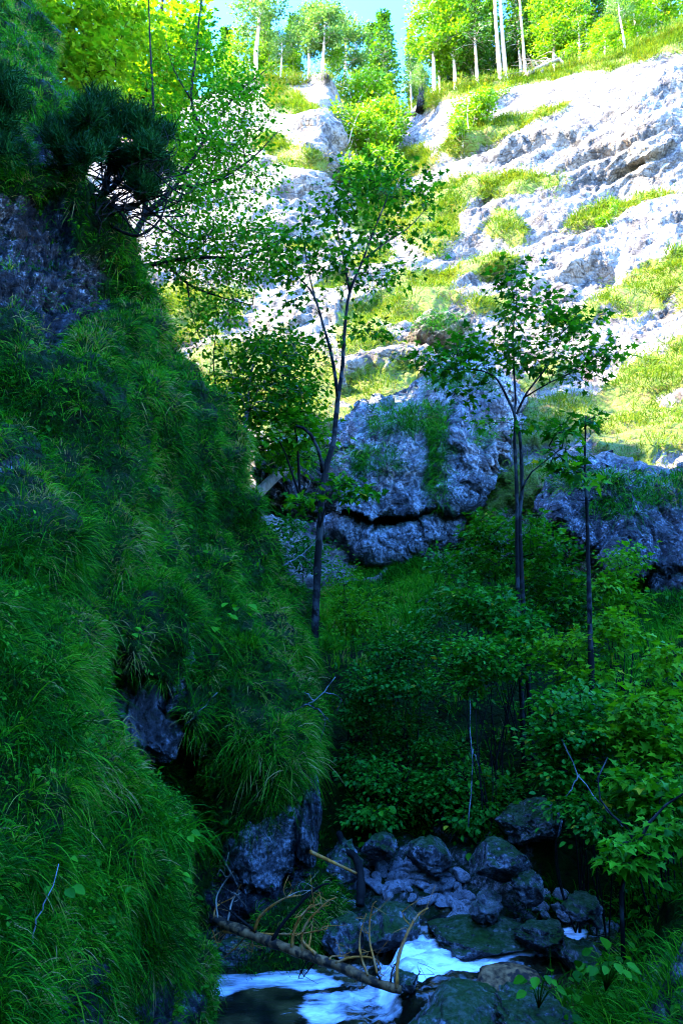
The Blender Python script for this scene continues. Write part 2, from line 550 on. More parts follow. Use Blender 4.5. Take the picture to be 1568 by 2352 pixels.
nu, nv = 760, 470
uu = np.linspace(-420, 1860, nu)
tt = np.linspace(0, 1, nv)
rimv = lerp_line(RIM, uu) + 5 * perlin(np.stack([uu / 37, uu * 0, uu * 0], -1)) + 4 * perlin(np.stack([uu / 13, uu * 0 + 5, uu * 0], -1))
U = np.broadcast_to(uu, (nv, nu))
V = rimv[None] * (1 - tt[:, None]) + 1500 * tt[:, None]
Y = np.exp(cl_tps(U, V))
base = P(U, V, Y)
nrm = -grid_normals(base)
nrm *= np.sign(np.sum(nrm * (CAM - base), -1, keepdims=True))
lm = ledge_mask(U, V) + .35 * fbm(np.stack([U / 60, V / 30, U * 0], -1), 3)
grassy = smooth(lm, -.02, .25)
# tilted strata, blocks and cracks
x, y, z = base[..., 0], base[..., 1], base[..., 2]
q = z - .42 * x + 1.1 * fbm(base / 5.0, 3)
saw = lambda s, per, sharp: (lambda f: np.where(f < sharp, f / sharp, (1 - f) / (1 - sharp)))((s / per) % 1.0)
right = smooth(U, 850, 1150)
ca, sa = math.cos(math.radians(21)), math.sin(math.radians(21))
bed = np.stack([x * ca + z * sa, y, z * ca - x * sa], -1)          # along and across the bedding
bed = bed + .5 * fbm(base / 3.5, 3)[..., None]
rockD = .55 * fbm(base / 5.5, 4, .40) + right * (.50 * saw(q, 5.3, .6) + .25 * saw(q + 1.3, 1.9, .7) - .5) + (1 - right) * (.5 * saw(z + .8 * fbm(base / 3, 2), 4.1, .25))
d1, d2, cv = worley(bed * np.array([.38, .6, 1.0]))
rockD += .34 * (cv - .5) * smooth(d2 - d1, 0, .16)
d1, d2, cv = worley(bed * np.array([1.0, 1.2, 2.4]) + 7.7)
rockD += .15 * (cv - .5) * smooth(d2 - d1, 0, .2)
rockD += .13 * ridged(bed * np.array([.45, .8, 1.7]), 4, .55) - .1
rockD += (.03 + .03 * right) * ridged(bed * np.array([2.2, 2.5, 4.2]), 3, .6)
grassD = .45 * fbm(base / 2.4, 4) + .25
fade = np.clip(tt * 14, 0, 1)[:, None]
disp = rockD * (1 - grassy) + grassD * grassy
# dark overhung bedding cracks, as drawn by the photograph's big joints
JOINTS = [[(1250, 388), (1330, 352), (1420, 330), (1490, 300), (1568, 262)], [(1390, 400), (1470, 360), (1568, 318)], [(1130, 372), (1190, 345), (1240, 330)], [(1030, 345), (1080, 335), (1150, 300)],
          [(1150, 352), (1210, 330), (1300, 318), (1340, 318)], [(1290, 640), (1350, 622), (1420, 620)], [(1270, 690), (1330, 665)], [(1210, 230), (1225, 215), (1240, 205)], [(1360, 455), (1370, 420), (1380, 400)]]
for jl in JOINTS:
    jv = lerp_line(jl, U) + 6 * perlin(np.stack([U / 25, V * 0 + jl[0][0], U * 0], -1))
    inside = smooth(U, jl[0][0] - 8, jl[0][0] + 25) * (1 - smooth(U, jl[-1][0] - 25, jl[-1][0] + 8))
    below = V - jv
    notch = np.where(below < 0, np.exp(-(below / 26) ** 2) * .22, .22 * np.exp(-(below / 5) ** 2) - np.exp(-((below - 8) / 8) ** 2) * .42)
    disp = disp + notch * inside
surf = base + nrm * (disp * fade)[..., None]
# the wooded plateau behind the rim
back = []
rim = surf[0]
fwd = norm(np.stack([rim[:, 0] * .25, rim[:, 1], rim[:, 1] * 0], -1))
for k in range(1, 22):
    dd = .5 * k ** 1.45
    p = rim + fwd * dd + np.array([0, 0, 1.0]) * (.36 * dd + .5 * fbm(np.stack([rim[:, 0] / 3, rim[:, 1] / 3 + dd / 3, 0 * dd + rim[:, 2] * 0], -1), 3) * min(1, k / 4))[:, None]
    back.append(p)
full = np.concatenate([np.stack(back[::-1]), surf])
cover = np.concatenate([np.ones((21, nu)), np.maximum(grassy, smooth(lm, -.35, 0) * .35)])
CLIFF_V = full
me = mesh_data('cliff', full.reshape(-1, 3), grid_faces(*full.shape[:2])[:, ::-1], {'cover': cover}, True)
cliff = link('cliff', me, M['cliff'])
props(cliff, 'tall sunlit pale limestone cliff with grassy ledges under the blue sky', 'cliff', kind='structure')
cl_n = grid_normals(surf)
cl_n *= np.sign(np.sum(cl_n * (CAM - surf), -1, keepdims=True))
CLIFF = dict(p=surf, n=cl_n, u=U, v=V, m=lm, rim=rim, ruu=uu)

# ------------------------------------------------------------------ the near left bank
SIL = [(-200, 20), (0, 62), (60, 88), (140, 115), (200, 125), (300, 180), (400, 205), (470, 230), (560, 272), (650, 315), (740, 358), (820, 402), (900, 440), (980, 468), (1060, 506), (1130, 550), (1200, 585), (1280, 625), (1350, 665), (1450, 685), (1550, 700), (1700, 702), (1780, 700), (1850, 718), (1950, 722), (2050, 710), (2150, 700), (2250, 690), (2450, 680)]
BK = [  # u, v, distance
    (70, 0, 12.8), (-100, 0, 11.5), (-400, 0, 9), (130, 140, 11.6), (0, 140, 10.2), (-400, 140, 7), (-400, -250, 12), (0, -250, 15),
    (200, 400, 9.6), (120, 300, 9.2), (0, 300, 8.0), (100, 480, 8.2), (0, 480, 7.3), (-400, 450, 5), (300, 570, 10.0), (230, 560, 8.6), (240, 720, 8.0), (120, 700, 7.2), (0, 700, 6.6), (330, 700, 9.0), (400, 750, 10.0), (0, 850, 6.0), (150, 860, 6.6), (-400, 850, 3.8),
    (500, 980, 9.8), (400, 950, 8.6), (250, 950, 7.0), (0, 1000, 5.2), (200, 1100, 6.0), (400, 1150, 7.6), (530, 1150, 8.8), (620, 1200, 10.0), (0, 1200, 4.5), (200, 1300, 5.4), (400, 1350, 6.8), (560, 1380, 8.0), (700, 1350, 9.6), (-400, 1200, 3),
    (230, 1480, 5.6), (330, 1500, 6.0), (430, 1430, 6.6), (330, 1650, 6.9), (250, 1700, 7.0), (400, 1640, 6.6), (440, 1560, 7.2), (550, 1500, 7.4), (650, 1550, 8.0), (745, 1460, 9.4), (765, 1620, 9.0), (650, 1750, 7.4), (540, 1750, 7.6), (470, 1760, 8.0), (330, 1800, 7.2),
    (725, 1850, 8.3), (600, 1900, 8.0), (520, 1950, 8.0), (690, 2050, 7.6), (560, 2080, 7.4), (600, 2180, 7.3), (690, 2240, 7.1), (400, 2000, 7.6), (400, 2250, 7.2), (0, 1500, 4.4), (0, 1800, 4.6), (0, 2300, 5), (-400, 1600, 3)]
BK = np.array(BK, float)
bk_tps = TPS(BK[:, :2], np.log(BK[:, 2]), 1000, 2e-4)


def sheet(umin, sil, v0, v1, nu, nv, tps, curl, ns):
    """a bank surface from a left bound to its silhouette, then curling back out of sight"""
    vv = np.linspace(v0, v1, nv)
    su = lerp_line([(b, a) for b, a in sil] if False else sil, vv)
    su = su + 9 * perlin(np.stack([vv / 60, vv * 0, vv * 0 + 3], -1)) + 5 * perlin(np.stack([vv / 23, vv * 0, vv * 0 + 9], -1))
    s = np.linspace(0, 1, nu)
    U = umin + (su[:, None] - umin) * s[None]
    V = np.broadcast_to(vv[:, None], U.shape)
    Y = np.exp(tps(U, V))
    p = P(U, V, Y)
    edge = p[:, -1]
    ext = []
    for k in range(1, ns + 1):
        a = k / ns
        ext.append(edge + np.stack([-curl * (a ** 1.7) * 1.2 + 0 * edge[:, 0], curl * a * 1.6 + 0 * edge[:, 0], -.4 * a * curl + 0 * edge[:, 0]], -1))
    p = np.concatenate([p, np.stack(ext, 1)], 1)
    n = grid_normals(p)
    n *= np.sign(np.sum(n[:, :nu] * (CAM - p[:, :nu]), (0, 1, 2)))
    return p, n, U, V


ROCKS = [  # bare rock on the left bank
    [(-60, 400), (60, 440), (110, 455), (190, 545), (250, 590), (262, 650), (280, 745), (190, 750), (150, 780), (145, 865), (90, 850), (50, 760), (-60, 750)],
    [(60, 300), (150, 270), (225, 400), (235, 500), (190, 520), (120, 430), (60, 380)], [(-50, 1010), (60, 1030), (70, 1080), (-50, 1100)],
    [(285, 670), (325, 690), (320, 740), (290, 735)],
    [(195, 1440), (250, 1560), (235, 1640), (250, 1795), (300, 1800), (350, 1745), (395, 1745), (440, 1830), (475, 1900), (490, 2000), (470, 2100), (470, 2400), (600, 2110), (705, 2060), (735, 1985), (740, 1800), (712, 1780), (690, 1825), (640, 1860), (560, 1840), (520, 1720), (430, 1680), (415, 1640), (440, 1480), (442, 1415), (415, 1430), (385, 1555), (310, 1545), (250, 1470)],
]


def rock_mask(u, v):
    a = u + 14 * perlin(np.stack([u / 25, v / 25, u * 0], -1)) + 9 * perlin(np.stack([u / 9, v / 9, u * 0 + 7], -1))
    b = v + 14 * perlin(np.stack([u / 25, v / 25, u * 0 + 4], -1)) + 9 * perlin(np.stack([u / 9, v / 9, u * 0 + 2], -1))
    r = np.zeros(np.shape(u), bool)
    for pl in ROCKS:
        r |= in_poly(a, b, pl)
    return r


p, n, U, V = sheet(-420, SIL, -180, 2440, 330, 760, bk_tps, 3.2, 40)
nuB = U.shape[1]
Ue = np.concatenate([U, np.repeat(U[:, -1:], 40, 1)], 1)
Ve = np.concatenate([V, np.repeat(V[:, -1:], 40, 1)], 1)
rk = rock_mask(Ue, Ve)
rk[:, nuB:] = False
rks = rk.astype(float)
for _ in range(3):
    rks[1:-1, 1:-1] = (rks[1:-1, 1:-1] * 2 + rks[:-2, 1:-1] + rks[2:, 1:-1] + rks[1:-1, :-2] + rks[1:-1, 2:]) / 6
soft = .50 * fbm(p / 1.7, 3) + .20 * fbm(p / .5, 4)
d1, d2, cv = worley(p * np.array([2.6, 2.6, 2.0]) + .4 * perlin(p * 2.2)[..., None])
hard = .16 * fbm(p / .8, 3) + .17 * (cv - .5) + .10 * ridged(p / .33, 4, .6) - .10
d1, d2, cv2 = worley(p * np.array([8., 8., 6.]))
hard = hard + .09 * (cv2 - .5) - .20
near = np.clip(np.linalg.norm(p - CAM, axis=-1) / 8, .35, 1.3)
dd = soft * (1 - rks) + hard * rks
surf = p + n * (dd * near)[..., None]
# above the frame the bank runs on up to the ridge
top = surf[0]
ext = []
for k in range(1, 16):
    a = k / 15
    ext.append(top + np.array([-6.5, -3.5, 7.0]) * a + .5 * fbm(top / 2 + a * 4, 3)[:, None] * min(1, 3 * a))
full = np.concatenate([np.stack(ext[::-1]), surf])
cov = np.concatenate([np.ones((15, full.shape[1])), 1 - rks])
me = mesh_data('hillside', full.reshape(-1, 3), grid_faces(*full.shape[:2]), {'cover': cov}, True)
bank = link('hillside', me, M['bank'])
props(bank, 'steep shaded left bank of dark rock overgrown with long hanging grass', 'hillside', kind='structure')
bn = grid_normals(surf)
bn *= np.sign(np.sum(bn[:, :nuB] * (CAM - surf[:, :nuB])))
BANK = dict(p=surf, n=bn, u=Ue, v=Ve, rock=rks)

# the near bulge of the bank at the lower left
SIL2 = [(1350, 70), (1400, 140), (1480, 160), (1560, 180), (1640, 200), (1730, 215), (1790, 255), (1840, 315), (1850, 365), (1870, 395), (1920, 395), (2000, 405), (2100, 410), (2180, 420), (2260, 435), (2400, 440), (2700, 440)]
B2 = np.array([(90, 1360, 4.6), (205, 1480, 4.5), (240, 1650, 4.6), (250, 1740, 4.6), (330, 1830, 4.9), (430, 1880, 5.2), (470, 1950, 5.3), (478, 2050, 5.5), (470, 2150, 5.7), (478, 2270, 6.0), (470, 2400, 5.8), (0, 1350, 4.1), (0, 1500, 3.7), (120, 1600, 3.9), (0, 1750, 3.3), (150, 1800, 3.7), (300, 1950, 4.2), (400, 2000, 4.6), (150, 2000, 3.5), (0, 2000, 3.0),
               (300, 2150, 4.3), (400, 2200, 4.8), (150, 2250, 3.6), (0, 2300, 2.8), (300, 2350, 4.6), (400, 2340, 5.2), (-400, 1400, 3), (-400, 1900, 2.3), (-400, 2400, 2.2), (0, 2700, 2.6), (400, 2700, 4.6)], float)
b2_tps = TPS(B2[:, :2], np.log(B2[:, 2]), 1000, 2e-4)
p, n, U, V = sheet(-420, SIL2, 1352, 2560, 300, 400, b2_tps, 1.5, 30)
nuC = U.shape[1]
Ue = np.concatenate([U, np.repeat(U[:, -1:], 30, 1)], 1)
Ve = np.concatenate([V, np.repeat(V[:, -1:], 30, 1)], 1)
bare = in_poly(Ue + 20 * perlin(np.stack([Ue / 30, Ve / 30, Ue * 0], -1)), Ve + 20 * perlin(np.stack([Ue / 30, Ve / 30, Ue * 0 + 5], -1)), [(320, 2215), (430, 2200), (455, 2260), (470, 2420), (330, 2420)]) | in_poly(Ue, Ve, [(90, 2240), (150, 2200), (230, 2230), (210, 2420), (80, 2420)]) | (Ue > 455) & (Ve > 2080)
bare[:, nuC:] = False
bare = bare.astype(float)
surf = p + n * ((.24 * fbm(p / .9, 4) + .07 * fbm(p / .26, 3)) * np.clip((Ve - 1352) / 60, 0, 1))[..., None]
me = mesh_data('slope', surf.reshape(-1, 3), grid_faces(*surf.shape[:2]), {'cover': 1 - bare}, True)
slope = link('slope', me, M['bank'])
props(slope, 'near bulge of the left bank hung with long grass beside the stream', 'slope', kind='structure')
bn = grid_normals(surf)
bn *= np.sign(np.sum(bn[:, :nuC] * (CAM - surf[:, :nuC])))
BULGE = dict(p=surf, n=bn, u=Ue, v=Ve, rock=bare)

# ------------------------------------------------------------------ valley floor and right bank: a height field
GP = [(-6, 2, .6), (-4, 5, .0), (-3, 6.5, -.3), (-6, 9, 1.5), (-2, 6.5, -.35), (-1, 6.4, -.4), (0, 6.3, -.4), (1, 6.3, -.3), (2, 6.4, -.05), (3, 6.6, .25), (-1.5, 7.6, .05), (-.5, 7.7, .12), (.3, 7.7, .10), (1, 7.6, .15), (1.8, 7.4, .3),
      (.5, 8.5, .5), (1.5, 8.3, .75), (2.4, 7.6, .95), (-.8, 8.6, .5), (.7, 10.5, 1.7), (.7, 14, 3.5), (.8, 18, 5.4), (-2.5, 9.5, 1.4), (-2.5, 14, 3.6), (-3, 19, 5.6), (3, 10.5, 1.9), (4, 14, 3.9), (4, 18, 5.8), (6.5, 13, 4.0), (8, 16, 6.2), (9, 11, 3.8), (12, 13, 6),
      (3.8, 8, 1.9), (2.6, 5.5, 1.1), (1.9, 4.2, .95), (1.6, 3.2, .95), (3.5, 3.2, 1.6), (4.5, 5.5, 2.1), (6.5, 8, 3.0), (1.55, 5.6, .28), (.9, 5.0, .0), (.2, 4.6, -.2), (1.4, 4.8, .4), (-.6, 4.4, -.35), (0, 3, .1), (0, 1, .8), (3, 1, 1.6), (-3, 1, .8), (0, 24, 8), (6, 24, 10), (-6, 24, 8), (12, 22, 10), (-8, 14, 4), (18, 16, 9), (20, 26, 14)]
GP = np.array(GP, float)
g_tps = TPS(GP[:, :2], GP[:, 2], 5, 1e-3)
gx = np.concatenate([np.linspace(-9, -2.5, 60), np.linspace(-2.46, 5, 230), np.linspace(5.08, 20, 130)])
gy = np.concatenate([np.linspace(.5, 3.2, 30), np.linspace(3.23, 10.5, 260), np.linspace(10.58, 26, 150)])
X, Yg = np.meshgrid(gx, gy)
g0 = g_tps(X, Yg)
q = np.stack([X, Yg, g0], -1)
rough = smooth(g0, -.25, .25)
d1, d2, cv = worley(q * 1.9)
e1, e2, ev = worley(q * 4.3 + 3.1)
hz = g0 + rough * (.30 * fbm(q / 1.6, 4) + .22 * (cv - .45) * smooth(d2 - d1, 0, .25) + .10 * (ev - .5) * smooth(e2 - e1, 0, .3)) + .05 * fbm(q / .3, 3)
gv = np.stack([X, Yg, hz], -1)
gU, gV = proj(gv)
me = mesh_data('ground', gv.reshape(-1, 3), grid_faces(*gv.shape[:2]), {'cover': np.clip(rough * (.25 + .8 * smooth(Yg, 8.3, 9.6) + .8 * smooth(X, 1.7, 2.3)), 0, 1) * .9}, True)
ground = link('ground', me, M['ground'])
props(ground, 'stony shaded gorge floor rising from the stream to the cliff', 'ground', kind='structure')
gn = grid_normals(gv)
gn *= np.sign(gn[..., 2:])
GROUND = dict(p=gv, n=gn, u=gU, v=gV)

BVH = {}
for nm, d in (('cliff', CLIFF), ('bank', BANK), ('bulge', BULGE), ('ground', GROUND)):
    pp = d['p']
    BVH[nm] = BVHTree.FromPolygons([tuple(a) for a in pp.reshape(-1, 3).tolist()], grid_faces(*pp.shape[:2]).tolist())


def hit(u, v, which=None):
    """where the line of sight through a pixel meets the terrain"""
    d = Vector(ray(u, v).tolist()).normalized()
    best = None
    for nm, b in BVH.items():
        if which and nm not in which:
            continue
        r = b.ray_cast(Vector(CAM.tolist()), d, 300)
        if r[0] is not None and (best is None or r[3] < best[1]):
            best = (np.array(r[0]), r[3])
    return None if best is None else best[0]


def ground_z(x, y):
    r = BVH['ground'].ray_cast(Vector((x, y, 60)), Vector((0, 0, -1)))
    return r[0].z if r[0] is not None else float(g_tps(x, y))


# the ridge above the left bank, outside the frame, shaped to shade the gorge
hx = np.linspace(-42, -7.2, 60)
hy = np.linspace(-40, 21, 80)
X, Yh = np.meshgrid(hx, hy)
hq = np.stack([X, Yh, X * 0], -1)
ridge_top = RIDGE_TOP = np.interp(Yh, [-40, 2, 8, 12, 14, 16, 17.5, 19, 21], [36, 36, 32, 27, 23, 20.5, 19, 12, 3])
hz = ridge_top * smooth(-X, 7.2, 14) ** .8 + 1.2 * fbm(hq / 6, 3) * smooth(-X, 8, 12) + 8 * smooth(-X, 18, 42) - 1
me = mesh_data('shade_hill', np.stack([X, Yh, hz], -1).reshape(-1, 3), grid_faces(80, 60), {'cover': np.ones(X.shape)}, True)
props(link('shade_hill', me, M['shade_hill']), 'unseen ridge above the left bank, shaped to shade the gorge', 'shade_hill', kind='structure')
# unseen slope added behind the camera to block sky light from the gorge
X, Yh = np.meshgrid(np.linspace(-12, 44, 60), np.linspace(-45, -4, 50))
hz = 15 * smooth(-Yh, 6, 22) + 1.2 * fbm(np.stack([X / 6, Yh / 6, X * 0], -1), 3) * smooth(-Yh, 5, 9) + .5
me = mesh_data('shade_hill', np.stack([X, Yh, hz], -1).reshape(-1, 3), grid_faces(50, 60), {'cover': np.ones(X.shape)}, True)
props(link('shade_hill', me, M['shade_hill']), 'unseen slope added behind the viewpoint to block sky light', 'shade_hill', kind='structure')
# ------------------------------------------------------------------ grass and low plants (uncountable)
def cells(S):
    p, n = S['p'], S['n']
    a = np.linalg.norm(np.cross(p[:-1, 1:] - p[:-1, :-1], p[1:, :-1] - p[:-1, :-1]), axis=-1)
    return a


def scatter(S, N, w):
    """N random points on a sheet, w: weight per grid node"""
    ww = (cells(S) * w[:-1, :-1]).ravel()
    c = rng.choice(len(ww), N, p=ww / ww.sum())
    nc = S['p'].shape[1] - 1
    i, j = c // nc, c % nc
    a, b = rng.random((N, 1)), rng.random((N, 1))
    out = []
    for k in ('p', 'n', 'u', 'v'):
        q = S[k]
        if q.ndim == 2:
            q = q[..., None]
        out.append(q[i, j] * (1 - a) * (1 - b) + q[i + 1, j] * a * (1 - b) + q[i, j + 1] * (1 - a) * b + q[i + 1, j + 1] * a * b)
    return out[0], norm(out[1]), out[2][:, 0], out[3][:, 0]


def clump(p, s):
    return smooth(fbm(p / s, 3), -.35, .35)


def tip_on_rock(pc, nn, s=1.0):
    u, v = proj(pc + s * (nn * .14 + np.array([0, 0, -.14])))
    return rock_mask(u, v) & (rng.random(len(pc)) < .9)


# --- left bank
S = BANK
vis = (S['u'] > -160) * (S['v'] > -120)
curlfade = np.ones(S['p'].shape[:2])
curlfade[:, -38:] = np.linspace(1, .0, 38)[None] ** 1.2
w = np.where(S['rock'] > .5, .045, 1.0) * vis * curlfade * (.16 + clump(S['p'], .55)) / np.linalg.norm(S['p'] - CAM, axis=-1) ** .7
pc, nc_, u, v = scatter(S, 9500, w)
dist = np.linalg.norm(pc - CAM, axis=-1)
dry = smooth(fbm(pc / .8 + 40, 3), .18, .5) * rng.random(len(pc))
tint = np.clip(.36 + .30 * fbm(pc / 1.2, 3) + .30 * fbm(pc / .35 + 8, 2) + .22 * rng.normal(size=len(pc)) + .40 * dry + .15 * smooth(-v, -400, 0), 0, 1)
big = .65 + .6 * clump(pc + 9, 1.0)
ok = ~tip_on_rock(pc, nc_)
pc, nc_, tint, big, dist = pc[ok], nc_[ok], tint[ok], big[ok], dist[ok]
r_, d_, L_, w_, dr_, t_ = tuft_blades(pc, nc_, 20, .05, .13, .31, .0135, .70, tint, up=.6, out=.5, rnd=.85)
L_ *= np.repeat(big, 20)
w_ *= np.repeat(np.clip(dist / 7, .6, 1.6), 20)
o = link('grass', blades_data('grass', r_, d_, L_, w_, dr_, t_), M['grass'])
props(o, 'long green grass hanging in tufts over the shaded left bank', 'grass', kind='stuff')

# short, partly dry undergrass that fills the gaps between the tufts
w = np.where(S['rock'] > .5, .10, 1.0) * vis * curlfade ** .5 / np.linalg.norm(S['p'] - CAM, axis=-1) ** .6
pc, nc_, u, v = scatter(S, 23000, w)
dist = np.linalg.norm(pc - CAM, axis=-1)
tint = np.clip(.24 + .22 * rng.normal(size=len(pc)) + .65 * (rng.random(len(pc)) < .08 + .45 * smooth(fbm(pc / 1.1 + 60, 3), .05, .45)), 0, 1)
r_, d_, L_, w_, dr_, t_ = tuft_blades(pc, nc_, 13, .06, .08, .19, .016, .6, tint, rnd=.9)
w_ *= np.repeat(np.clip(dist / 7, .6, 1.5), 13)
props(link('grass', blades_data('grass', r_, d_, L_, w_, dr_, t_, 3), M['grass']), 'short and partly dry grass between the tufts of the left bank', 'grass', kind='stuff')

# --- the near bulge
S = BULGE
vis = (S['u'] > -160) * (S['v'] < 2440) * (S['v'] > 1345)
cf = np.ones(S['p'].shape[:2])
cf[:, -28:] = np.linspace(1, 0, 28)[None]
w = np.where(S['rock'] > .5, .10, 1.0) * vis * cf * (.16 + clump(S['p'] + 5, .4))
pc, nc_, u, v = scatter(S, 3200, w)
dry = smooth(fbm(pc / .5 + 40, 3), .12, .5) * rng.random(len(pc))
tint = np.clip(.34 + .30 * fbm(pc / .8, 2) + .30 * fbm(pc / .25 + 8, 2) + .20 * rng.normal(size=len(pc)) + .45 * dry, 0, 1)
big = .6 + .75 * clump(pc + 9, .6)
ok = ~tip_on_rock(pc, nc_, 1.2)
pc, nc_, tint, big = pc[ok], nc_[ok], tint[ok], big[ok]
edgeb = lerp_line(SIL2, proj(pc)[1]) - proj(pc)[0]
big *= .55 + .45 * smooth(edgeb, 0, 90)
r_, d_, L_, w_, dr_, t_ = tuft_blades(pc, nc_, 24, .045, .13, .32, .0105, .8, tint, up=.6, out=.45, rnd=.85)
L_ *= np.repeat(big, 24)
o = link('grass', blades_data('grass', r_, d_, L_, w_, dr_, t_, 5), M['grass'])
props(o, 'long arching grass on the near bulge beside the stream', 'grass', kind='stuff')


w = np.where(S['rock'] > .5, .25, 1.0) * vis * cf ** .5
pc, nc_, u, v = scatter(S, 8500, w)
tint = np.clip(.22 + .22 * rng.normal(size=len(pc)) + .65 * (rng.random(len(pc)) < .08 + .45 * smooth(fbm(pc / .8 + 60, 3), .05, .45)), 0, 1)
r_, d_, L_, w_, dr_, t_ = tuft_blades(pc, nc_, 13, .045, .06, .15, .0125, .6, tint, rnd=.9)
props(link('grass', blades_data('grass', r_, d_, L_, w_, dr_, t_, 3), M['grass']), 'short and partly dry grass between the tufts of the near bulge', 'grass', kind='stuff')


def herb(S, N, w, size, name, label, cat, mat, kind='oval', lift=.06, t0=.35):
    pc, nn, u, v = scatter(S, N, w)
    pos = pc + nn * rng.uniform(.0, lift, (N, 1))
    y = norm(rng.normal(size=(N, 3)) + nn * .4)
    z = norm(nn * .8 + np.array([0, 0, .9]) + .5 * rng.normal(size=(N, 3)))
    o = link(name, leaves_data(name, kind, pos, y, z, size * (rng.uniform(.5, 1.2, N) + 1.1 * (rng.random(N) < .12)), np.clip(t0 + .25 * rng.normal(size=N), 0, 1)), mat)
    props(o, label, cat, kind='stuff')


S = BANK
w = np.where(S['rock'] > .5, .10, 1.0) * (S['u'] > -100) * (S['v'] > -60) * smooth(fbm(S['p'] / .7 + 70, 3), -.25, .45)
herb(S, 26000, w, .036, 'ground_cover', 'small-leaved plants and moss between the grass of the left bank', 'ground cover', M['herb'], lift=.12, t0=.3)
S = BULGE
w = np.where(S['rock'] > .5, .7, 1.0) * (S['u'] > -100) * (S['v'] < 2420) * smooth(fbm(S['p'] / .5 + 70, 3), -.2, .4)
herb(S, 13000, w, .024, 'ground_cover', 'small-leaved plants between the grass of the near bulge', 'ground cover', M['herb'], lift=.10, t0=.3)

# --- sunny ledges of the far cliff
S = CLIFF
w = smooth(S['m'], -.08, .25) * (.10 + clump(S['p'] + 3, 1.6)) * (S['u'] > 200) * (S['u'] < 1700)
pc, nc_, u, v = scatter(S, 9500, w)
dist = np.linalg.norm(pc - CAM, axis=-1)
edge = smooth(ledge_mask(u, v), .35, -.05)
tint = np.clip(.38 + .22 * fbm(pc / 2.5, 2) + .14 * rng.normal(size=len(pc)) + .40 * edge * rng.random(len(pc)), 0, 1)
r_, d_, L_, w_, dr_, t_ = tuft_blades(pc, nc_, 13, .22, .25, .58, .050, .6, tint, up=.6)
sc = np.repeat(np.clip(dist / 36, .5, 1.2), 13)
o = link('grass', blades_data('grass', r_, d_, L_ * (.4 + .6 * sc), w_ * sc, dr_, t_, 3), M['grass_sun'])
props(o, 'bright yellow green grass on the sunny ledges of the cliff', 'grass', kind='stuff')
# plateau edge grass overhanging the rim
ri = np.clip((rng.random(2200) * (nu - 1)).astype(int), 0, nu - 1)
ri = ri[(uu[ri] > 480) & (uu[ri] < 1750)]
pc = S['rim'][ri] + rng.normal(size=(len(ri), 3)) * np.array([.3, .35, .08])
r_, d_, L_, w_, dr_, t_ = tuft_blades(pc, np.repeat(np.array([[0, -.7, .7]]), len(pc), 0), 10, .2, .3, .8, .045, .6, np.clip(.45 + .2 * rng.normal(size=len(pc)), 0, 1), up=.8)
o = link('grass', blades_data('grass', r_, d_, L_, w_, dr_, t_, 3), M['grass_sun'])
props(o, 'sunlit fringe of grass along the cliff rim', 'grass', kind='stuff')

# --- valley floor and right bank
S = GROUND
gu, gvv = S['u'], S['v']
front = (S['p'][..., 1] > 2.6) * (gu > 420) * (gu < 1750) * (gvv < 2420)
area = in_poly(gu, gvv, [(740, 1270), (1020, 1230), (1000, 1420), (960, 1500), (740, 1500)]) * 3.0 + in_poly(gu, gvv, [(1380, 1330), (1750, 1330), (1750, 1760), (1420, 1700)]) * 1.0 + in_poly(gu, gvv, [(1330, 2010), (1450, 1980), (1750, 1850), (1750, 2420), (1330, 2420), (1300, 2330), (1350, 2200)]) * 1.3 \
    + in_poly(gu, gvv, [(1200, 2060), (1330, 2040), (1400, 2090), (1300, 2130), (1200, 2120)]) * .9 + .12 * (gvv < 1950) + in_poly(gu, gvv, [(1180, 2290), (1330, 2260), (1340, 2420), (1180, 2420)]) * .6 + .5 * in_poly(gu, gvv, [(960, 1060), (1600, 1000), (1700, 1350), (960, 1350)])
w = front * area * (.15 + clump(S['p'] + 31, .6)) / np.maximum(S['p'][..., 1], 2) ** .5
pc, nn, u, v = scatter(S, 5600, w)
dist = np.linalg.norm(pc - CAM, axis=-1)
dry = smooth(fbm(pc / .6 + 40, 3), .2, .5) * rng.random(len(pc))
tint = np.clip(.42 + .25 * fbm(pc / 1.1, 2) + .15 * rng.normal(size=len(pc)) + .4 * dry, 0, 1)
r_, d_, L_, w_, dr_, t_ = tuft_blades(pc, nn, 22, .07, .2, .42, .015, .6, tint, up=.8)
k = np.repeat(np.clip(dist / 8, .6, 1.6), 22)
o = link('grass', blades_data('grass', r_, d_, L_ * k ** .5, w_ * k, dr_, t_), M['grass'])
props(o, 'shaded grass on the gorge floor and the right bank', 'grass', kind='stuff')
w = front * (.5 * (gvv < 2000) + 1.2 * in_poly(gu, gvv, [(1300, 1900), (1750, 1800), (1750, 2420), (1300, 2420)])) * smooth(fbm(S['p'] / .8 + 20, 3), -.2, .4)
herb(S, 14000, w, .05, 'undergrowth', 'low leafy undergrowth on the gorge floor', 'undergrowth', M['herb'], lift=.22, t0=.2)
# ------------------------------------------------------------------ trees and shrubs
def blob_targets(blobs):
    """blobs: u, v, distance, half width, half height (pixels), half depth (m), number"""
    out = []
    for u, v, Yd, ru, rv, rY, n in blobs:
        q = norm(rng.normal(size=(n, 3))) * (rng.random((n, 1)) ** .42)
        out.append(P(u + ru * q[:, 0], v + rv * q[:, 1], Yd + rY * q[:, 2]))
    return np.concatenate(out)


def stem3(pts):
    """list of (u, v, Y) or world (x, y, z, None)"""
    return np.array([P(*p) if len(p) == 3 else np.array(p[:3]) for p in pts])


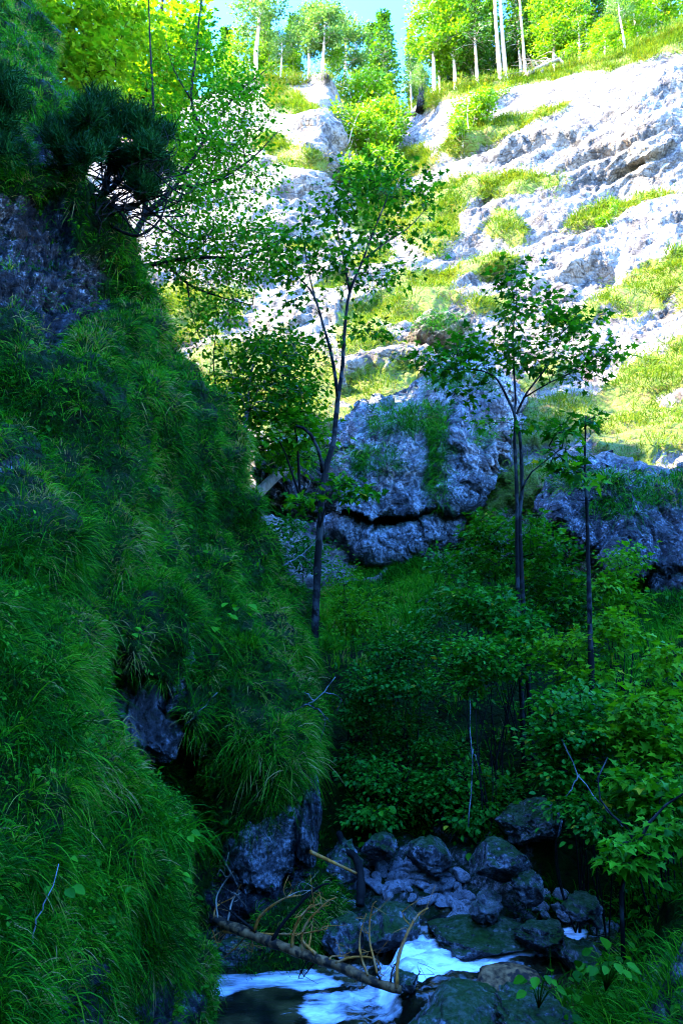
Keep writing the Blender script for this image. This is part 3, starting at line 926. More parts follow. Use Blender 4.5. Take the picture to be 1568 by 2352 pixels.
def grow(stems, targets, seg=.25, tip=.004, wiggle=.06, lift=.25, maxlen=None, sides=5, expo=.46, cap=.03):
    """branches every target off the nearest wood; stems: (points, r0, r1)"""
    W_ = Wood()
    nodes, owner = [], []
    for k, (pts, r0, r1) in enumerate(stems):
        ln = np.sum(np.linalg.norm(np.diff(pts, axis=0), axis=1))
        n = max(6, int(ln / seg * 1.3))
        c = catmull(pts, n)
        c[1:-1] += rng.normal(size=(n - 2, 3)) * .1 * wiggle * seg
        W_.tube(c, np.linspace(r0, r1, n) * (1 + .06 * rng.normal(size=n)), 8 if r0 > .03 else 6)
        nodes += list(c[max(1, n // 5):])
        owner += [(-1, 0)] * (n - max(1, n // 5))
    nodes = np.array(nodes)
    d0 = np.min(np.linalg.norm(targets[:, None] - nodes[None], axis=-1), axis=1)
    chains, load = [], []
    buf = np.zeros((len(nodes) + len(targets) * 12 + 10, 3))
    buf[:len(nodes)] = nodes
    cnt = len(nodes)
    own = list(owner)
    for ti in np.argsort(d0):
        t = targets[ti]
        dv = t - buf[:cnt]
        dist = np.linalg.norm(dv, axis=1)
        cost = dist * (1 + .55 * np.clip(-dv[:, 2] / np.maximum(dist, 1e-6), 0, 1))
        j = int(np.argmin(cost))
        d = dist[j]
        if d < 1e-3 or (maxlen and d > maxlen):
            continue
        m = int(np.clip(d / seg, 2, 9)) + 1
        mid = (buf[j] + t) / 2 + np.array([0, 0, lift * d * .35]) + rng.normal(size=3) * wiggle * d
        c = catmull(np.array([buf[j], mid, t]), m)
        ci = len(chains)
        chains.append(c)
        load.append(1.0)
        o = own[j]
        while o[0] >= 0:
            load[o[0]] += 1
            o = own_chain[o[0]]
        if ci == 0:
            own_chain = []
        own_chain.append(own[j])
        for k in range(1, m):
            buf[cnt] = c[k]
            own.append((ci, k))
            cnt += 1
    for c, l in zip(chains, load):
        r = min(tip * l ** expo, cap)
        W_.tube(c, np.linspace(r, tip * .55 * (1 + .25 * (l ** expo - 1)), len(c)), sides if r > .008 else 4)
    return W_, chains


def foliage(chains, per, size, name, kind, tint0=.45, tjit=.2, flat=.45, spread=.12, down=.25, from_t=.35, clus=.25):
    pos, yd, tt = [], [], []
    for c in chains:
        n = max(1, int(per * rng.uniform(.6, 1.4)))
        t = np.clip(from_t + (1 - from_t) * rng.random(n) ** .7, 0, 1) * (len(c) - 1)
        i = np.minimum(t.astype(int), len(c) - 2)
        f = (t - i)[:, None]
        p = c[i] * (1 - f) + c[i + 1] * f
        ax = norm(c[-1] - c[0])
        o = rng.normal(size=(n, 3)) * np.array([1, 1, .45])
        pos.append(p + o * spread * .6)
        yd.append(norm(o + ax * .8 + np.array([0, 0, -down])))
        tt.append(np.full(n, rng.normal() * clus))
    pos, yd, tt = np.concatenate(pos), np.concatenate(yd), np.concatenate(tt)
    n = len(pos)
    z = norm(np.array([0, 0, 1.0]) + rng.normal(size=(n, 3)) * flat)
    s = size * rng.uniform(.38, 1.3, n)
    return leaves_data(name, kind, pos, yd, z, s, np.where(rng.random(n) < .006, 1.0, np.clip(tint0 + .5 * tt + tjit * rng.normal(size=n), 0, .93)))


def plant(kind, base, label, cat, stems, targets, leaf, size, per, lmat, wmat, group=None, wood='trunk', crown='crown', seg=.25, tip=.004, lift=.25, maxlen=None, cap=.03, wiggle=.06, expo=.46, **fk):
    e = empty(kind, base, label, cat, group)
    off = np.asarray(base, float)
    wd_, ch = grow([(s - off, a, b) for s, a, b in stems], targets - off, seg, lift=lift, tip=tip, maxlen=maxlen, cap=cap, wiggle=wiggle, expo=expo)
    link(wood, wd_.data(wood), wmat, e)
    link(crown, foliage(ch, per, size, crown, leaf, **fk), lmat, e)
    return e


def foot(u, v, Yd):
    """ground point under a pixel position at a given distance"""
    p = P(u, v, Yd)
    z = min(ground_z(p[0], p[1]), p[2])
    return np.array([p[0], p[1], z - .05])


# --- slender maple in the middle, forked
b = P(722, 1435, 10.0)
b[2] -= .4
st = [(stem3([(*b, None), (728, 1330, 10), (735, 1200, 10), (745, 1090, 10), (765, 1020, 10), (772, 950, 10), (776, 915, 10), (785, 850, 10), (793, 740, 10), (803, 670, 10), (832, 600, 10), (858, 530, 10.1), (888, 455, 10.2), (905, 400, 10.3)]), .064, .008),
      (stem3([(776, 915, 10), (766, 840, 9.9), (752, 780, 9.9), (737, 730, 9.8), (722, 680, 9.7), (690, 640, 9.6), (655, 615, 9.5)]), .034, .006),
      (stem3([(722, 680, 9.7), (708, 620, 9.8), (700, 560, 9.8), (712, 520, 9.9)]), .016, .005),
      (stem3([(803, 670, 10), (790, 600, 10), (775, 530, 9.9), (770, 470, 9.9)]), .022, .006),
      (stem3([(832, 600, 10), (880, 560, 10.2), (940, 520, 10.3), (985, 470, 10.4)]), .022, .005),
      (stem3([(740, 1085, 10), (738, 1060, 9.9), (722, 1010, 9.8), (700, 985, 9.7), (680, 978, 9.7)]), .035, .018)]
tg = blob_targets([(850, 425, 10.2, 120, 60, .9, 62), (960, 440, 10.4, 60, 75, .7, 34), (990, 580, 10.4, 35, 60, .4, 9), (760, 490, 9.9, 65, 60, .7, 30), (800, 570, 9.9, 70, 55, .8, 22), (890, 530, 10.2, 70, 55, .8, 26), (700, 560, 9.7, 50, 45, .6, 12), (660, 620, 9.5, 55, 35, .6, 14),
                   (760, 610, 10, 70, 40, .8, 12), (850, 650, 10.2, 60, 35, .7, 14), (900, 620, 10.2, 45, 30, .6, 9), (850, 760, 10.2, 45, 50, .5, 13), (690, 690, 9.7, 50, 40, .5, 10), (740, 790, 10, 45, 40, .5, 6), (640, 570, 9.6, 40, 25, .5, 8)])
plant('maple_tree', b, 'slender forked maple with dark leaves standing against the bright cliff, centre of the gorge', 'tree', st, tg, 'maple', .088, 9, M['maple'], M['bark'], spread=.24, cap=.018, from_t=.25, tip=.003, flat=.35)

# --- twin-stemmed maple on the right
b = foot(1188, 1500, 9.2)
st = [(stem3([(*b, None), (1190, 1400, 9.2), (1187, 1250, 9.2), (1186, 1120, 9.2), (1181, 1010, 9.2), (1182, 955, 9.2), (1160, 905, 9.2), (1138, 868, 9.2), (1100, 850, 9.1), (1040, 848, 9.0), (960, 850, 8.9)]), .034, .005),
      (stem3([(b[0] + .12, b[1], b[2], None), (1194, 1250, 9.2), (1198, 1120, 9.2), (1194, 1010, 9.2), (1181, 950, 9.2), (1184, 920, 9.25), (1180, 850, 9.3), (1178, 760, 9.3), (1186, 690, 9.3), (1182, 600, 9.3)]), .032, .005),
      (stem3([(1186, 950, 9.2), (1210, 900, 9.2), (1250, 850, 9.2), (1290, 780, 9.2), (1330, 730, 9.2)]), .018, .004),
      (stem3([(1200, 915, 9.2), (1250, 885, 9.1), (1320, 850, 9.0), (1390, 800, 8.9)]), .014, .004),
      (stem3([(1196, 1130, 9.2), (1215, 1090, 9.1), (1250, 1060, 9.0), (1290, 1030, 8.9)]), .016, .005)]
tg = blob_targets([(1180, 640, 9.3, 42, 55, .4, 26), (1175, 730, 9.3, 60, 45, .6, 26), (1185, 810, 9.3, 75, 50, .7, 36), (1030, 830, 9.0, 100, 45, .8, 52), (1090, 790, 9.1, 65, 35, .6, 28), (1280, 720, 9.2, 75, 50, .7, 34), (1340, 770, 9.0, 60, 60, .6, 30), (1300, 850, 9.0, 90, 35, .7, 30), (1390, 810, 8.9, 40, 40, .4, 14), (1250, 790, 9.2, 50, 60, .6, 16), (1080, 900, 9.1, 70, 30, .5, 11),
                   (1240, 975, 9.1, 45, 25, .4, 10), (1290, 985, 9, 30, 15, .3, 5), (1110, 970, 9.1, 50, 20, .4, 5)])
plant('maple_tree', b, 'twin-stemmed young maple with spreading leafy top rising from the bushes on the right', 'tree', st, tg, 'maple', .088, 8, M['maple'], M['bark'], spread=.21, cap=.016, tip=.003, from_t=.25, flat=.35)

# --- thin topped sapling, far right
b = foot(1356, 1660, 7.8)
st = [(stem3([(*b, None), (1356, 1500, 7.8), (1352, 1350, 7.8), (1348, 1200, 7.8), (1343, 1060, 7.8), (1345, 955, 7.8)]), .036, .008),
      (stem3([(1343, 1075, 7.8), (1300, 1060, 7.7), (1260, 1025, 7.6)]), .012, .004), (stem3([(1342, 985, 7.8), (1350, 965, 7.8), (1365, 958, 7.8)]), .012, .005)]
tg = blob_targets([(1350, 962, 7.8, 30, 16, .3, 12), (1290, 1040, 7.7, 50, 24, .4, 12), (1300, 985, 7.7, 45, 16, .3, 9), (1340, 1100, 7.7, 45, 40, .4, 8), (1260, 1080, 7.6, 50, 30, .4, 8)])
plant('maple_tree', b, 'thin bare-stemmed tree with a broken-looking top on the far right', 'tree', st, tg, 'maple', .10, 5, M['maple'], M['bark'], spread=.15)

# --- thicket behind the left bank
b = P(548, 1090, 11.0); b[2] -= .5
st = [(stem3([(*b, None), (553, 1050, 11), (562, 980, 11), (568, 930, 11), (578, 850, 11), (600, 780, 11)]), .050, .008),
      (stem3([(562, 980, 11), (580, 920, 11), (620, 860, 10.9), (680, 810, 10.8)]), .018, .005), (stem3([(566, 940, 11), (540, 880, 11), (520, 820, 11)]), .018, .005)]
tg = blob_targets([(580, 830, 11, 90, 60, 1, 70), (650, 790, 10.9, 80, 45, .9, 55), (560, 900, 11, 70, 50, .9, 40), (670, 860, 10.9, 70, 60, .9, 60), (640, 930, 10.9, 90, 50, .9, 60), (690, 910, 10.8, 50, 60, .7, 30)])
plant('beech_tree', b, 'dark young beech with a whitish leaning trunk behind the grassy slope', 'tree', st, tg, 'oval', .085, 14, M['beech'], M['bark_pale'], spread=.2, tint0=.3, seg=.2)
b = P(510, 1010, 12.0); b[2] -= .5
st = [(stem3([(*b, None), (520, 960, 12), (555, 900, 12), (590, 830, 12)]), .035, .006), (stem3([(*b, None), (500, 920, 12), (490, 830, 12), (500, 740, 12)]), .03, .005), (stem3([(*b, None), (480, 900, 12), (485, 830, 12)]), .02, .005)]
tg = blob_targets([(500, 860, 12, 40, 80, .6, 26), (540, 950, 12, 40, 60, .7, 40), (500, 740, 12, 50, 50, .6, 16), (590, 980, 12, 50, 40, .7, 40)])
plant('hazel_bush', b, 'loose hazel of several thin stems just behind the crest of the slope', 'bush', st, tg, 'oval', .085, 12, M['beech'], M['bark_dark'], spread=.2, tint0=.35, wood='stem', crown='foliage')
b = P(735, 1150, 9.6); b[2] -= .4
st = [(stem3([(*b, None), (725, 1130, 9.6), (690, 1140, 9.5), (655, 1155, 9.4)]), .014, .004), (stem3([(*b, None), (760, 1130, 9.6), (800, 1110, 9.6), (840, 1125, 9.6)]), .014, .004)]
tg = blob_targets([(690, 1150, 9.5, 50, 28, .4, 16), (815, 1125, 9.6, 55, 30, .4, 20), (770, 1110, 9.6, 30, 20, .3, 6)])
plant('maple_sapling', b, 'low maple sapling spreading either side of the forked trunk', 'sapling', st, tg, 'maple', .10, 7, M['maple'], M['bark_dark'], spread=.15, tint0=.55, wood='stem', crown='foliage')
b = P(690, 1060, 10.8); b[2] -= .6
st = [(stem3([(*b, None), (680, 1000, 10.8), (660, 940, 10.7)]), .03, .006), (stem3([(*b, None), (640, 1010, 10.6), (590, 1010, 10.6)]), .02, .005)]
tg = blob_targets([(690, 960, 10.7, 60, 22, .7, 34), (720, 1000, 10.7, 50, 18, .5, 16), (640, 1010, 10.7, 60, 20, .6, 20), (660, 1060, 11.4, 70, 35, .5, 30), (590, 1030, 11.4, 50, 40, .5, 24)])
plant('maple_sapling', b, 'bright layered sapling hanging over the dark hollow beside the whitish trunk', 'sapling', st, tg, 'maple', .10, 9, M['beech'], M['bark_dark'], spread=.2, tint0=.55, flat=.25, wood='stem', crown='foliage')

# --- big overhanging beech on the crest, upper left
b = P(285, 560, 11.2); b[2] -= .6
st = [(stem3([(*b, None), (330, 500, 11.3), (400, 430, 11.5), (470, 320, 11.8), (540, 220, 12), (610, 160, 12)]), .06, .008),
      (stem3([(400, 430, 11.5), (480, 420, 11.6), (570, 370, 11.7), (640, 300, 11.8)]), .045, .008), (stem3([(*b, None), (380, 600, 11.2), (470, 590, 11.2), (560, 590, 11.2), (660, 540, 11.2)]), .055, .008),
      (stem3([(380, 600, 11.2), (430, 650, 11.1), (500, 680, 11), (580, 700, 11)]), .03, .006), (stem3([(430, 650, 11.1), (440, 720, 11), (465, 790, 11)]), .02, .005),
      (stem3([(470, 320, 11.8), (440, 230, 12.2), (450, 120, 12.5), (460, 20, 12.8), (470, -40, 13)]), .035, .012), (stem3([(440, 230, 12.2), (400, 160, 12.4), (380, 90, 12.6)]), .02, .006), (stem3([(330, 500, 11.3), (350, 380, 12), (352, 250, 12.4), (345, 100, 12.8), (340, -40, 13)]), .04, .012)]
tg = blob_targets([(440, 310, 11.8, 110, 85, 1.3, 105), (520, 210, 12, 80, 65, 1.1, 85), (535, 320, 11.8, 80, 60, 1.0, 62), (580, 190, 12, 55, 45, .7, 16), (600, 240, 11.9, 45, 60, .6, 13), (465, 120, 12.5, 80, 80, 1.1, 50), (420, 420, 11.5, 90, 60, 1, 80), (510, 430, 11.6, 95, 60, 1, 50), (600, 400, 11.7, 45, 50, .6, 14), (620, 480, 11.6, 40, 50, .5, 8),
                   (460, 520, 11.3, 110, 55, 1, 80), (580, 545, 11.2, 90, 50, .8, 62), (400, 600, 11.2, 80, 50, .8, 60), (520, 620, 11.1, 110, 45, .8, 70), (630, 600, 11.1, 60, 32, .6, 26), (470, 700, 11, 60, 60, .7, 24), (440, 780, 11, 35, 50, .5, 10), (540, 700, 11, 60, 30, .6, 14), (360, 210, 12.4, 60, 100, .9, 22)])
plant('beech_tree', b, 'big beech leaning out from the crest, its small leaves speckling the white cliff', 'tree', st, tg, 'oval', .075, 17, M['beech'], M['bark_dark'], spread=.30, tint0=.5, seg=.3, cap=.04, from_t=.1)

# --- sunlit trees beyond the crest
b = P(200, 190, 16); b[2] -= 1.5
st = [(stem3([(*b, None), (200, 150, 16), (192, 60, 16), (178, -60, 16)]), .10, .04), (stem3([(195, 100, 16), (250, 60, 16), (300, 10, 16)]), .04, .01)]
tg = blob_targets([(130, 60, 16, 90, 90, 1.6, 85), (230, 110, 16, 90, 80, 1.6, 90), (180, -20, 16, 130, 60, 1.6, 80), (290, 40, 16, 80, 80, 1.5, 70), (140, 150, 16, 80, 60, 1, 60), (230, 200, 16, 80, 50, 1, 50)])
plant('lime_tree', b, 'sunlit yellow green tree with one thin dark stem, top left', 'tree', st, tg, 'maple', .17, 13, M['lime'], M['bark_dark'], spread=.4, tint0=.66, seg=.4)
b = P(330, 260, 19); b[2] -= 2
st = [(stem3([(*b, None), (335, 200, 19), (360, 100, 19), (380, -60, 19)]), .12, .05)]
tg = blob_targets([(340, 90, 19, 90, 90, 2, 110), (430, 60, 19, 70, 70, 1.6, 60), (280, 190, 19, 80, 70, 1.6, 80), (370, 220, 19, 80, 60, 1.6, 80), (420, 150, 19, 80, 60, 1.5, 60), (380, 330, 19, 70, 60, 1.5, 50)])
plant('lime_tree', b, 'bright yellow green tree filling the gap behind the dark pine and the beech', 'tree', st, tg, 'maple', .18, 14, M['lime'], M['bark_dark'], spread=.45, tint0=.58, seg=.4)


# --- mountain pines clinging to the left bank
def needles(chains, per, size, name, mat_t=.4, updir=.9):
    pos, yd, tt = [], [], []
    for c in chains:
        n = max(1, int(per * rng.uniform(.6, 1.4)))
        i = np.minimum((rng.random(n) ** .5 * (len(c) - 1)).astype(int), len(c) - 2)
        f = rng.random((n, 1))
        pos.append(c[i] * (1 - f) + c[i + 1] * f + rng.normal(size=(n, 3)) * .035)
        yd.append(norm(np.array([0, 0, updir]) + .4 * norm(c[-1] - c[0]) + .4 * rng.normal(size=(n, 3))))
        tt.append(np.full(n, rng.normal() * .2))
    pos, yd, tt = np.concatenate(pos), np.concatenate(yd), np.concatenate(tt)
    return leaves_data(name, 'needle', pos, yd, norm(rng.normal(size=pos.shape)), size * rng.uniform(.6, 1.2, len(pos)), np.clip(mat_t + tt + .2 * rng.normal(size=len(pos)), 0, 1))


def pine(base, label, stems, tg, per, size, group=None):
    e = empty('mountain_pine', base, label, 'pine', group)
    off = np.asarray(base)
    wd_, ch = grow([(s - off, a, c) for s, a, c in stems], tg - off, .18, tip=.005, lift=-.3, wiggle=.14)
    link('trunk', wd_.data('trunk'), M['bark_dark'], e)
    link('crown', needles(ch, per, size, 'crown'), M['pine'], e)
    return e


b = P(190, 440, 8.8)
st = [(stem3([(*b, None), (225, 455, 8.6), (250, 400, 8.5), (250, 330, 8.4), (230, 260, 8.4)]), .06, .012), (stem3([(225, 455, 8.6), (270, 420, 8.5), (320, 350, 8.4), (340, 290, 8.4)]), .045, .01), (stem3([(225, 455, 8.6), (290, 480, 8.5), (350, 440, 8.4), (375, 380, 8.4)]), .04, .008),
      (stem3([(215, 460, 8.6), (260, 520, 8.5), (320, 540, 8.5), (370, 500, 8.5), (385, 440, 8.5)]), .03, .008), (stem3([(*b, None), (190, 380, 8.6), (190, 310, 8.6), (185, 230, 8.6)]), .035, .01)]
tg = blob_targets([(u_ + rng.normal() * 8, v_ + rng.normal() * 8, 8.4 + rng.normal() * .3, 34, 24, .3, 26) for u_, v_ in [(195, 270), (235, 235), (240, 290), (280, 255), (290, 310), (325, 285), (335, 340), (365, 320), (368, 385), (325, 400), (280, 360), (230, 340), (180, 320), (150, 300), (345, 430), (200, 365), (250, 395), (160, 370), (130, 330), (300, 425)]])
e = pine(b, 'large dark mountain pine overhanging the cliff edge, bare twisted boughs below', st, tg, 11, .22)
tw = Wood()
for k in range(120):
    a = np.array([rng.uniform(190, 330), rng.uniform(350, 500)])
    c = a + np.array([rng.uniform(-20, 110), rng.uniform(-50, 80)])
    d = c + np.array([rng.uniform(-20, 60), rng.uniform(-70, 10)])
    pts = catmull(np.array([P(a[0], a[1], 8.5 + rng.normal() * .2), P(c[0], c[1], 8.4 + rng.normal() * .25), P(d[0], d[1], 8.4 + rng.normal() * .25)]), 9)
    tw.tube(pts - b, np.linspace(rng.uniform(.008, .016), .003, 9), 5)
link('bough', tw.data('bough'), M['bark_dark'], e)
b = P(-30, 330, 7.6)
st = [(stem3([(*b, None), (0, 300, 7.4), (20, 250, 7.4), (20, 190, 7.4)]), .04, .01), (stem3([(*b, None), (10, 340, 7.3), (35, 330, 7.2)]), .025, .01)]
tg = blob_targets([(5, 190, 7.4, 30, 28, .3, 34), (25, 240, 7.3, 26, 26, .3, 30), (0, 285, 7.3, 35, 25, .3, 30), (-40, 220, 7.4, 50, 70, .4, 40), (8, 340, 7.2, 22, 16, .3, 16)])
pine(b, 'dark mountain pine at the left edge above the bare rock', st, tg, 11, .21)

# --- shrubs on the gorge floor
BUSH = [  # label, species, leaf, size, per, tint, blobs
    ('maple_bush', 'tall leafy maple bush against the pale rock, around the twin stems', 'maple', 0.075, 16, .40, 'maple', [(1150, 1240, 10.2, 95, 75, .9, 60), (1230, 1240, 10.0, 70, 60, .8, 40), (1090, 1250, 10.4, 45, 80, .7, 30)]),
    ('maple_bush', 'dense maple bush right of the twin stems, below the dark rock wall', 'maple', 0.068, 16, .30, 'maple', [(1270, 1330, 9.8, 75, 110, .8, 80), (1330, 1400, 9.4, 60, 70, .7, 35)]),
    ('maple_bush', 'maple bush with bluish drooping leaves in front of the twin stems', 'maple', 0.075, 18, .42, 'hazel', [(1120, 1390, 9.3, 90, 60, .7, 45), (1190, 1440, 9.0, 80, 45, .6, 35), (1060, 1370, 9.8, 50, 90, .7, 30)]),
    ('hazel_bush', 'hazel with arching sprays above the black hollow', 'oval', 0.065, 19, .50, 'hazel', [(1090, 1500, 8.5, 100, 45, .6, 50), (1180, 1520, 8.4, 70, 40, .5, 30), (1060, 1555, 8.4, 60, 40, .4, 24)]),
    ('hazel_bush', 'dark small-leaved bush left of the black hollow', 'oval', 0.057, 21, .28, 'hazel', [(930, 1490, 9.8, 110, 50, .9, 80), (870, 1560, 9.5, 90, 50, .8, 60), (960, 1580, 9.2, 70, 40, .6, 36)]),
    ('beech_sapling', 'light bushy sapling at the foot of the forked trunk', 'oval', 0.054, 21, .50, 'beech', [(800, 1420, 10.2, 60, 70, .6, 40), (780, 1340, 10.2, 40, 80, .4, 22), (850, 1390, 10.6, 60, 40, .6, 24)]),
    ('beech_bush', 'deep green bush between the left bank and the black hollow', 'oval', 0.057, 21, .25, 'hazel', [(880, 1660, 9.8, 100, 50, .7, 66), (830, 1600, 9.9, 60, 60, .6, 40), (960, 1690, 9.5, 70, 50, .5, 40), (850, 1730, 9.6, 70, 40, .5, 36)]),
    ('beech_bush', 'low dark sprays of leaves hanging over the rubble heap', 'oval', 0.061, 18, .34, 'hazel', [(890, 1780, 9.3, 110, 45, .6, 64), (960, 1840, 9.0, 90, 45, .5, 46), (850, 1870, 8.9, 70, 40, .4, 34)]),
    ('beech_bush', 'leafy bush directly above the grass-topped boulder', 'oval', 0.065, 18, .40, 'hazel', [(1060, 1800, 9.0, 100, 50, .6, 66), (1090, 1875, 8.6, 90, 40, .4, 44), (1020, 1730, 9.2, 70, 40, .5, 30), (1180, 1830, 8.8, 70, 40, .4, 30)]),
    ('maple_sapling', 'upright maple sapling in front of the dark rock wall', 'maple', 0.065, 16, .62, 'maple', [(1430, 1290, 9.2, 60, 40, .5, 22), (1400, 1360, 9.0, 60, 50, .5, 22), (1450, 1370, 9.0, 50, 40, .4, 14)]),
    ('hazel_bush', 'bluish hazel in the middle of the right bank', 'oval', 0.065, 19, .40, 'hazel', [(1330, 1620, 7.2, 100, 50, .6, 50), (1280, 1690, 7.0, 80, 50, .5, 44), (1370, 1700, 6.9, 80, 40, .5, 34), (1300, 1770, 6.9, 80, 40, .5, 30)]),
    ('maple_sapling', 'maple sapling with fresh light leaves behind the thin bare stem', 'maple', 0.068, 16, .68, 'maple', [(1300, 1490, 8.2, 80, 40, .5, 30), (1400, 1450, 8.2, 70, 45, .5, 30), (1340, 1550, 8.0, 90, 35, .5, 26)]),
    ('maple_bush', 'bright yellow green maple leaning in from the right edge', 'maple', 0.071, 18, .86, 'maple', [(1500, 1620, 6.6, 80, 60, .6, 40), (1550, 1720, 6.4, 60, 60, .5, 30), (1450, 1700, 6.5, 60, 40, .4, 22), (1530, 1520, 6.8, 50, 40, .4, 12)]),
    ('maple_bush', 'broad-leaved bush at the right edge under the yellow green maple', 'maple', 0.071, 16, .50, 'maple', [(1520, 1830, 5.8, 70, 50, .5, 34), (1440, 1810, 6.2, 70, 40, .5, 26), (1560, 1900, 5.5, 50, 40, .4, 18)]),
    ('hazel_bush', 'thin drooping hazel above the bent sapling', 'oval', 0.057, 18, .45, 'hazel', [(1330, 1850, 6.6, 90, 40, .5, 36), (1390, 1900, 6.2, 60, 40, .4, 20)]),
    ('hazel_bush', 'small hazel at the crest of the grassy hollow', 'oval', 0.069, 18, .34, 'hazel', [(1020, 1290, 11.5, 50, 40, .6, 22), (1000, 1400, 11.0, 60, 60, .6, 30)]),
    ('beech_bush', 'dark bush under the pale overhang rock', 'oval', 0.061, 18, .26, 'hazel', [(700, 1270, 10.5, 60, 50, .6, 40), (660, 1210, 10.8, 50, 30, .5, 22)]),
]
for name, label, leaf, size, per, t0, mt, blobs in BUSH:
    u0 = sum(q[0] * q[6] for q in blobs) / sum(q[6] for q in blobs)
    v1 = max(q[1] + q[4] * .5 for q in blobs)
    Y0 = sum(q[2] for q in blobs) / len(blobs)
    b = foot(u0, v1, Y0)
    tg = blob_targets([(q[0], q[1], q[2], q[3], q[4], q[5], int(q[6] * 1.25)) for q in blobs])
    st = []
    for q in blobs:
        for k in range(2):
            tip_ = P(q[0] + rng.uniform(-.4, .4) * q[3], q[1] - rng.uniform(0, .5) * q[4], q[2])
            st.append((np.array([b + rng.normal(size=3) * .06, b * .6 + tip_ * .4 + rng.normal(size=3) * .12 + np.array([0, 0, .2]), tip_]), .009, .003))
    plant(name, b, label, 'sapling' if 'sapling' in name else 'bush', st, tg, leaf, size, per, M[mt], M['bark_dark'], wood='stem', crown='foliage', spread=.17, tint0=min(t0 + .12, .82), tjit=.10, flat=.35, seg=.2, clus=.18)

# bent sapling low on the right
b = foot(1418, 2085, 5.2)
st = [(stem3([(*b, None), (1425, 2050, 5.2), (1440, 1990, 5.2), (1465, 1940, 5.2), (1490, 1890, 5.15), (1530, 1850, 5.1), (1590, 1810, 5.0)]), .016, .006), (stem3([(1462, 1945, 5.2), (1430, 1890, 5.3), (1390, 1860, 5.4), (1370, 1800, 5.6), (1395, 1740, 5.8)]), .012, .004)]
tg = blob_targets([(1420, 1950, 5.2, 45, 28, .25, 16), (1440, 1990, 5.2, 50, 22, .25, 16), (1480, 1960, 5.2, 35, 25, .2, 8), (1500, 1925, 5.2, 40, 25, .2, 8)])
plant('maple_sapling', b, 'small bent sapling with pale crooked stem and fresh green leaves low on the right', 'sapling', st, tg, 'maple', .075, 6, M['herb'], M['bark'], wood='stem', crown='foliage', spread=.09, tint0=.75, flat=.3)
# ------------------------------------------------------------------ the wood along the cliff rim
CB = BVHTree.FromPolygons([tuple(a) for a in CLIFF_V.reshape(-1, 3).tolist()], grid_faces(*CLIFF_V.shape[:2]).tolist())
LX = lambda n, r: norm(rng.normal(size=(n, 3))) * (rng.random((n, 1)) ** .4) * r


def proto_pine(bare, sparse):
    """12 m tall: long bare trunk and an irregular rounded crown of needle clumps"""
    tr = np.array([[0, 0, 0], [.05, .05, 4], [-.08, 0, 8], [.05, .05, 11.2]])
    tg = []
    for k in range(11):
        a = k * 2.4
        zc = 12 * bare + (12 - 12 * bare) * (k + .6) / 11.5
        r = 2.1 * math.sin(min(1, .35 + (1 - (zc / 12 - bare) / (1 - bare)) * .75) * math.pi / 2) * rng.uniform(.6, 1.15)
        c = np.array([math.cos(a) * r * .75, math.sin(a) * r * .75, zc])
        tg.append(c + LX(int(22 * sparse), 1) * np.array([.85, .85, .5]))
    W_, ch = grow([(tr, .20, .05)], np.concatenate(tg), .4, tip=.014, lift=.15, cap=.07, wiggle=.12)
    return W_.data('trunk'), foliage(ch, 26 * sparse, .24, 'crown', 'small', tint0=.45, flat=1.0, spread=.45, down=-.3, from_t=.55)


def proto_spruce(bare, wid=1.0):
    tr = np.array([[0, 0, 0], [0, 0, 6], [0, 0, 12.0]])
    W_ = Wood()
    W_.tube(catmull(tr, 12), np.linspace(.17, .02, 12), 7)
    ch = []
    z = 12 * bare
    while z < 11.8:
        t = (z - 12 * bare) / (12 - 12 * bare)
        for a in np.arange(0, 2 * np.pi, 2 * np.pi / 7) + rng.random() * 6:
            r = (1.75 * (1 - t) ** .8 + .12) * wid * rng.uniform(.55, 1.15)
            e = np.array([math.cos(a) * r, math.sin(a) * r, z - .28 * r])
            c = catmull(np.array([[0, 0, z], [e[0] * .55, e[1] * .55, z - .02 * r], e]), 5)
            W_.tube(c, np.linspace(.03, .008, 5), 4)
            ch.append(c)
        z += .42 * rng.uniform(.7, 1.3)
    return W_.data('trunk'), foliage(ch, 30, .26, 'crown', 'small', tint0=.4, flat=.8, spread=.22, down=.6, from_t=.12)


def proto_broad(bare, rad, per=22):
    tr = np.array([[0, 0, 0], [.1, 0, 4], [-.1, .1, 7.5], [.1, 0, 10.5]])
    tg = []
    for k in range(13):
        a = k * 2.4
        zc = 12 * bare + (11.6 - 12 * bare) * (k + .3) / 13
        s = math.sin(math.pi * min(.98, .15 + .85 * (k + .5) / 13))
        c = np.array([math.cos(a) * rad * s * .7, math.sin(a) * rad * s * .7, zc])
        tg.append(c + LX(24, 1.15) * np.array([1, 1, .7]))
    W_, ch = grow([(tr, .18, .04)], np.concatenate(tg), .4, tip=.012, cap=.06)
    return W_.data('trunk'), foliage(ch, per, .25, 'crown', 'small', tint0=.5, flat=.8, spread=.45, from_t=.3)


def proto_shrub():
    tg = np.concatenate([np.array([rng.normal() * .55, rng.normal() * .55, rng.uniform(.5, 1.9)]) + LX(16, .6) for _ in range(9)])
    W_, ch = grow([(np.array([[0, 0, -.3], [.1, 0, .5], [.1, .1, 1.2]]), .05, .02), (np.array([[0, 0, -.3], [-.4, .1, .6], [-.6, .1, 1.2]]), .04, .015)], tg, .25, tip=.01)
    return W_.data('stem'), foliage(ch, 18, .16, 'foliage', 'small', tint0=.5, flat=.8, spread=.25, from_t=.2)


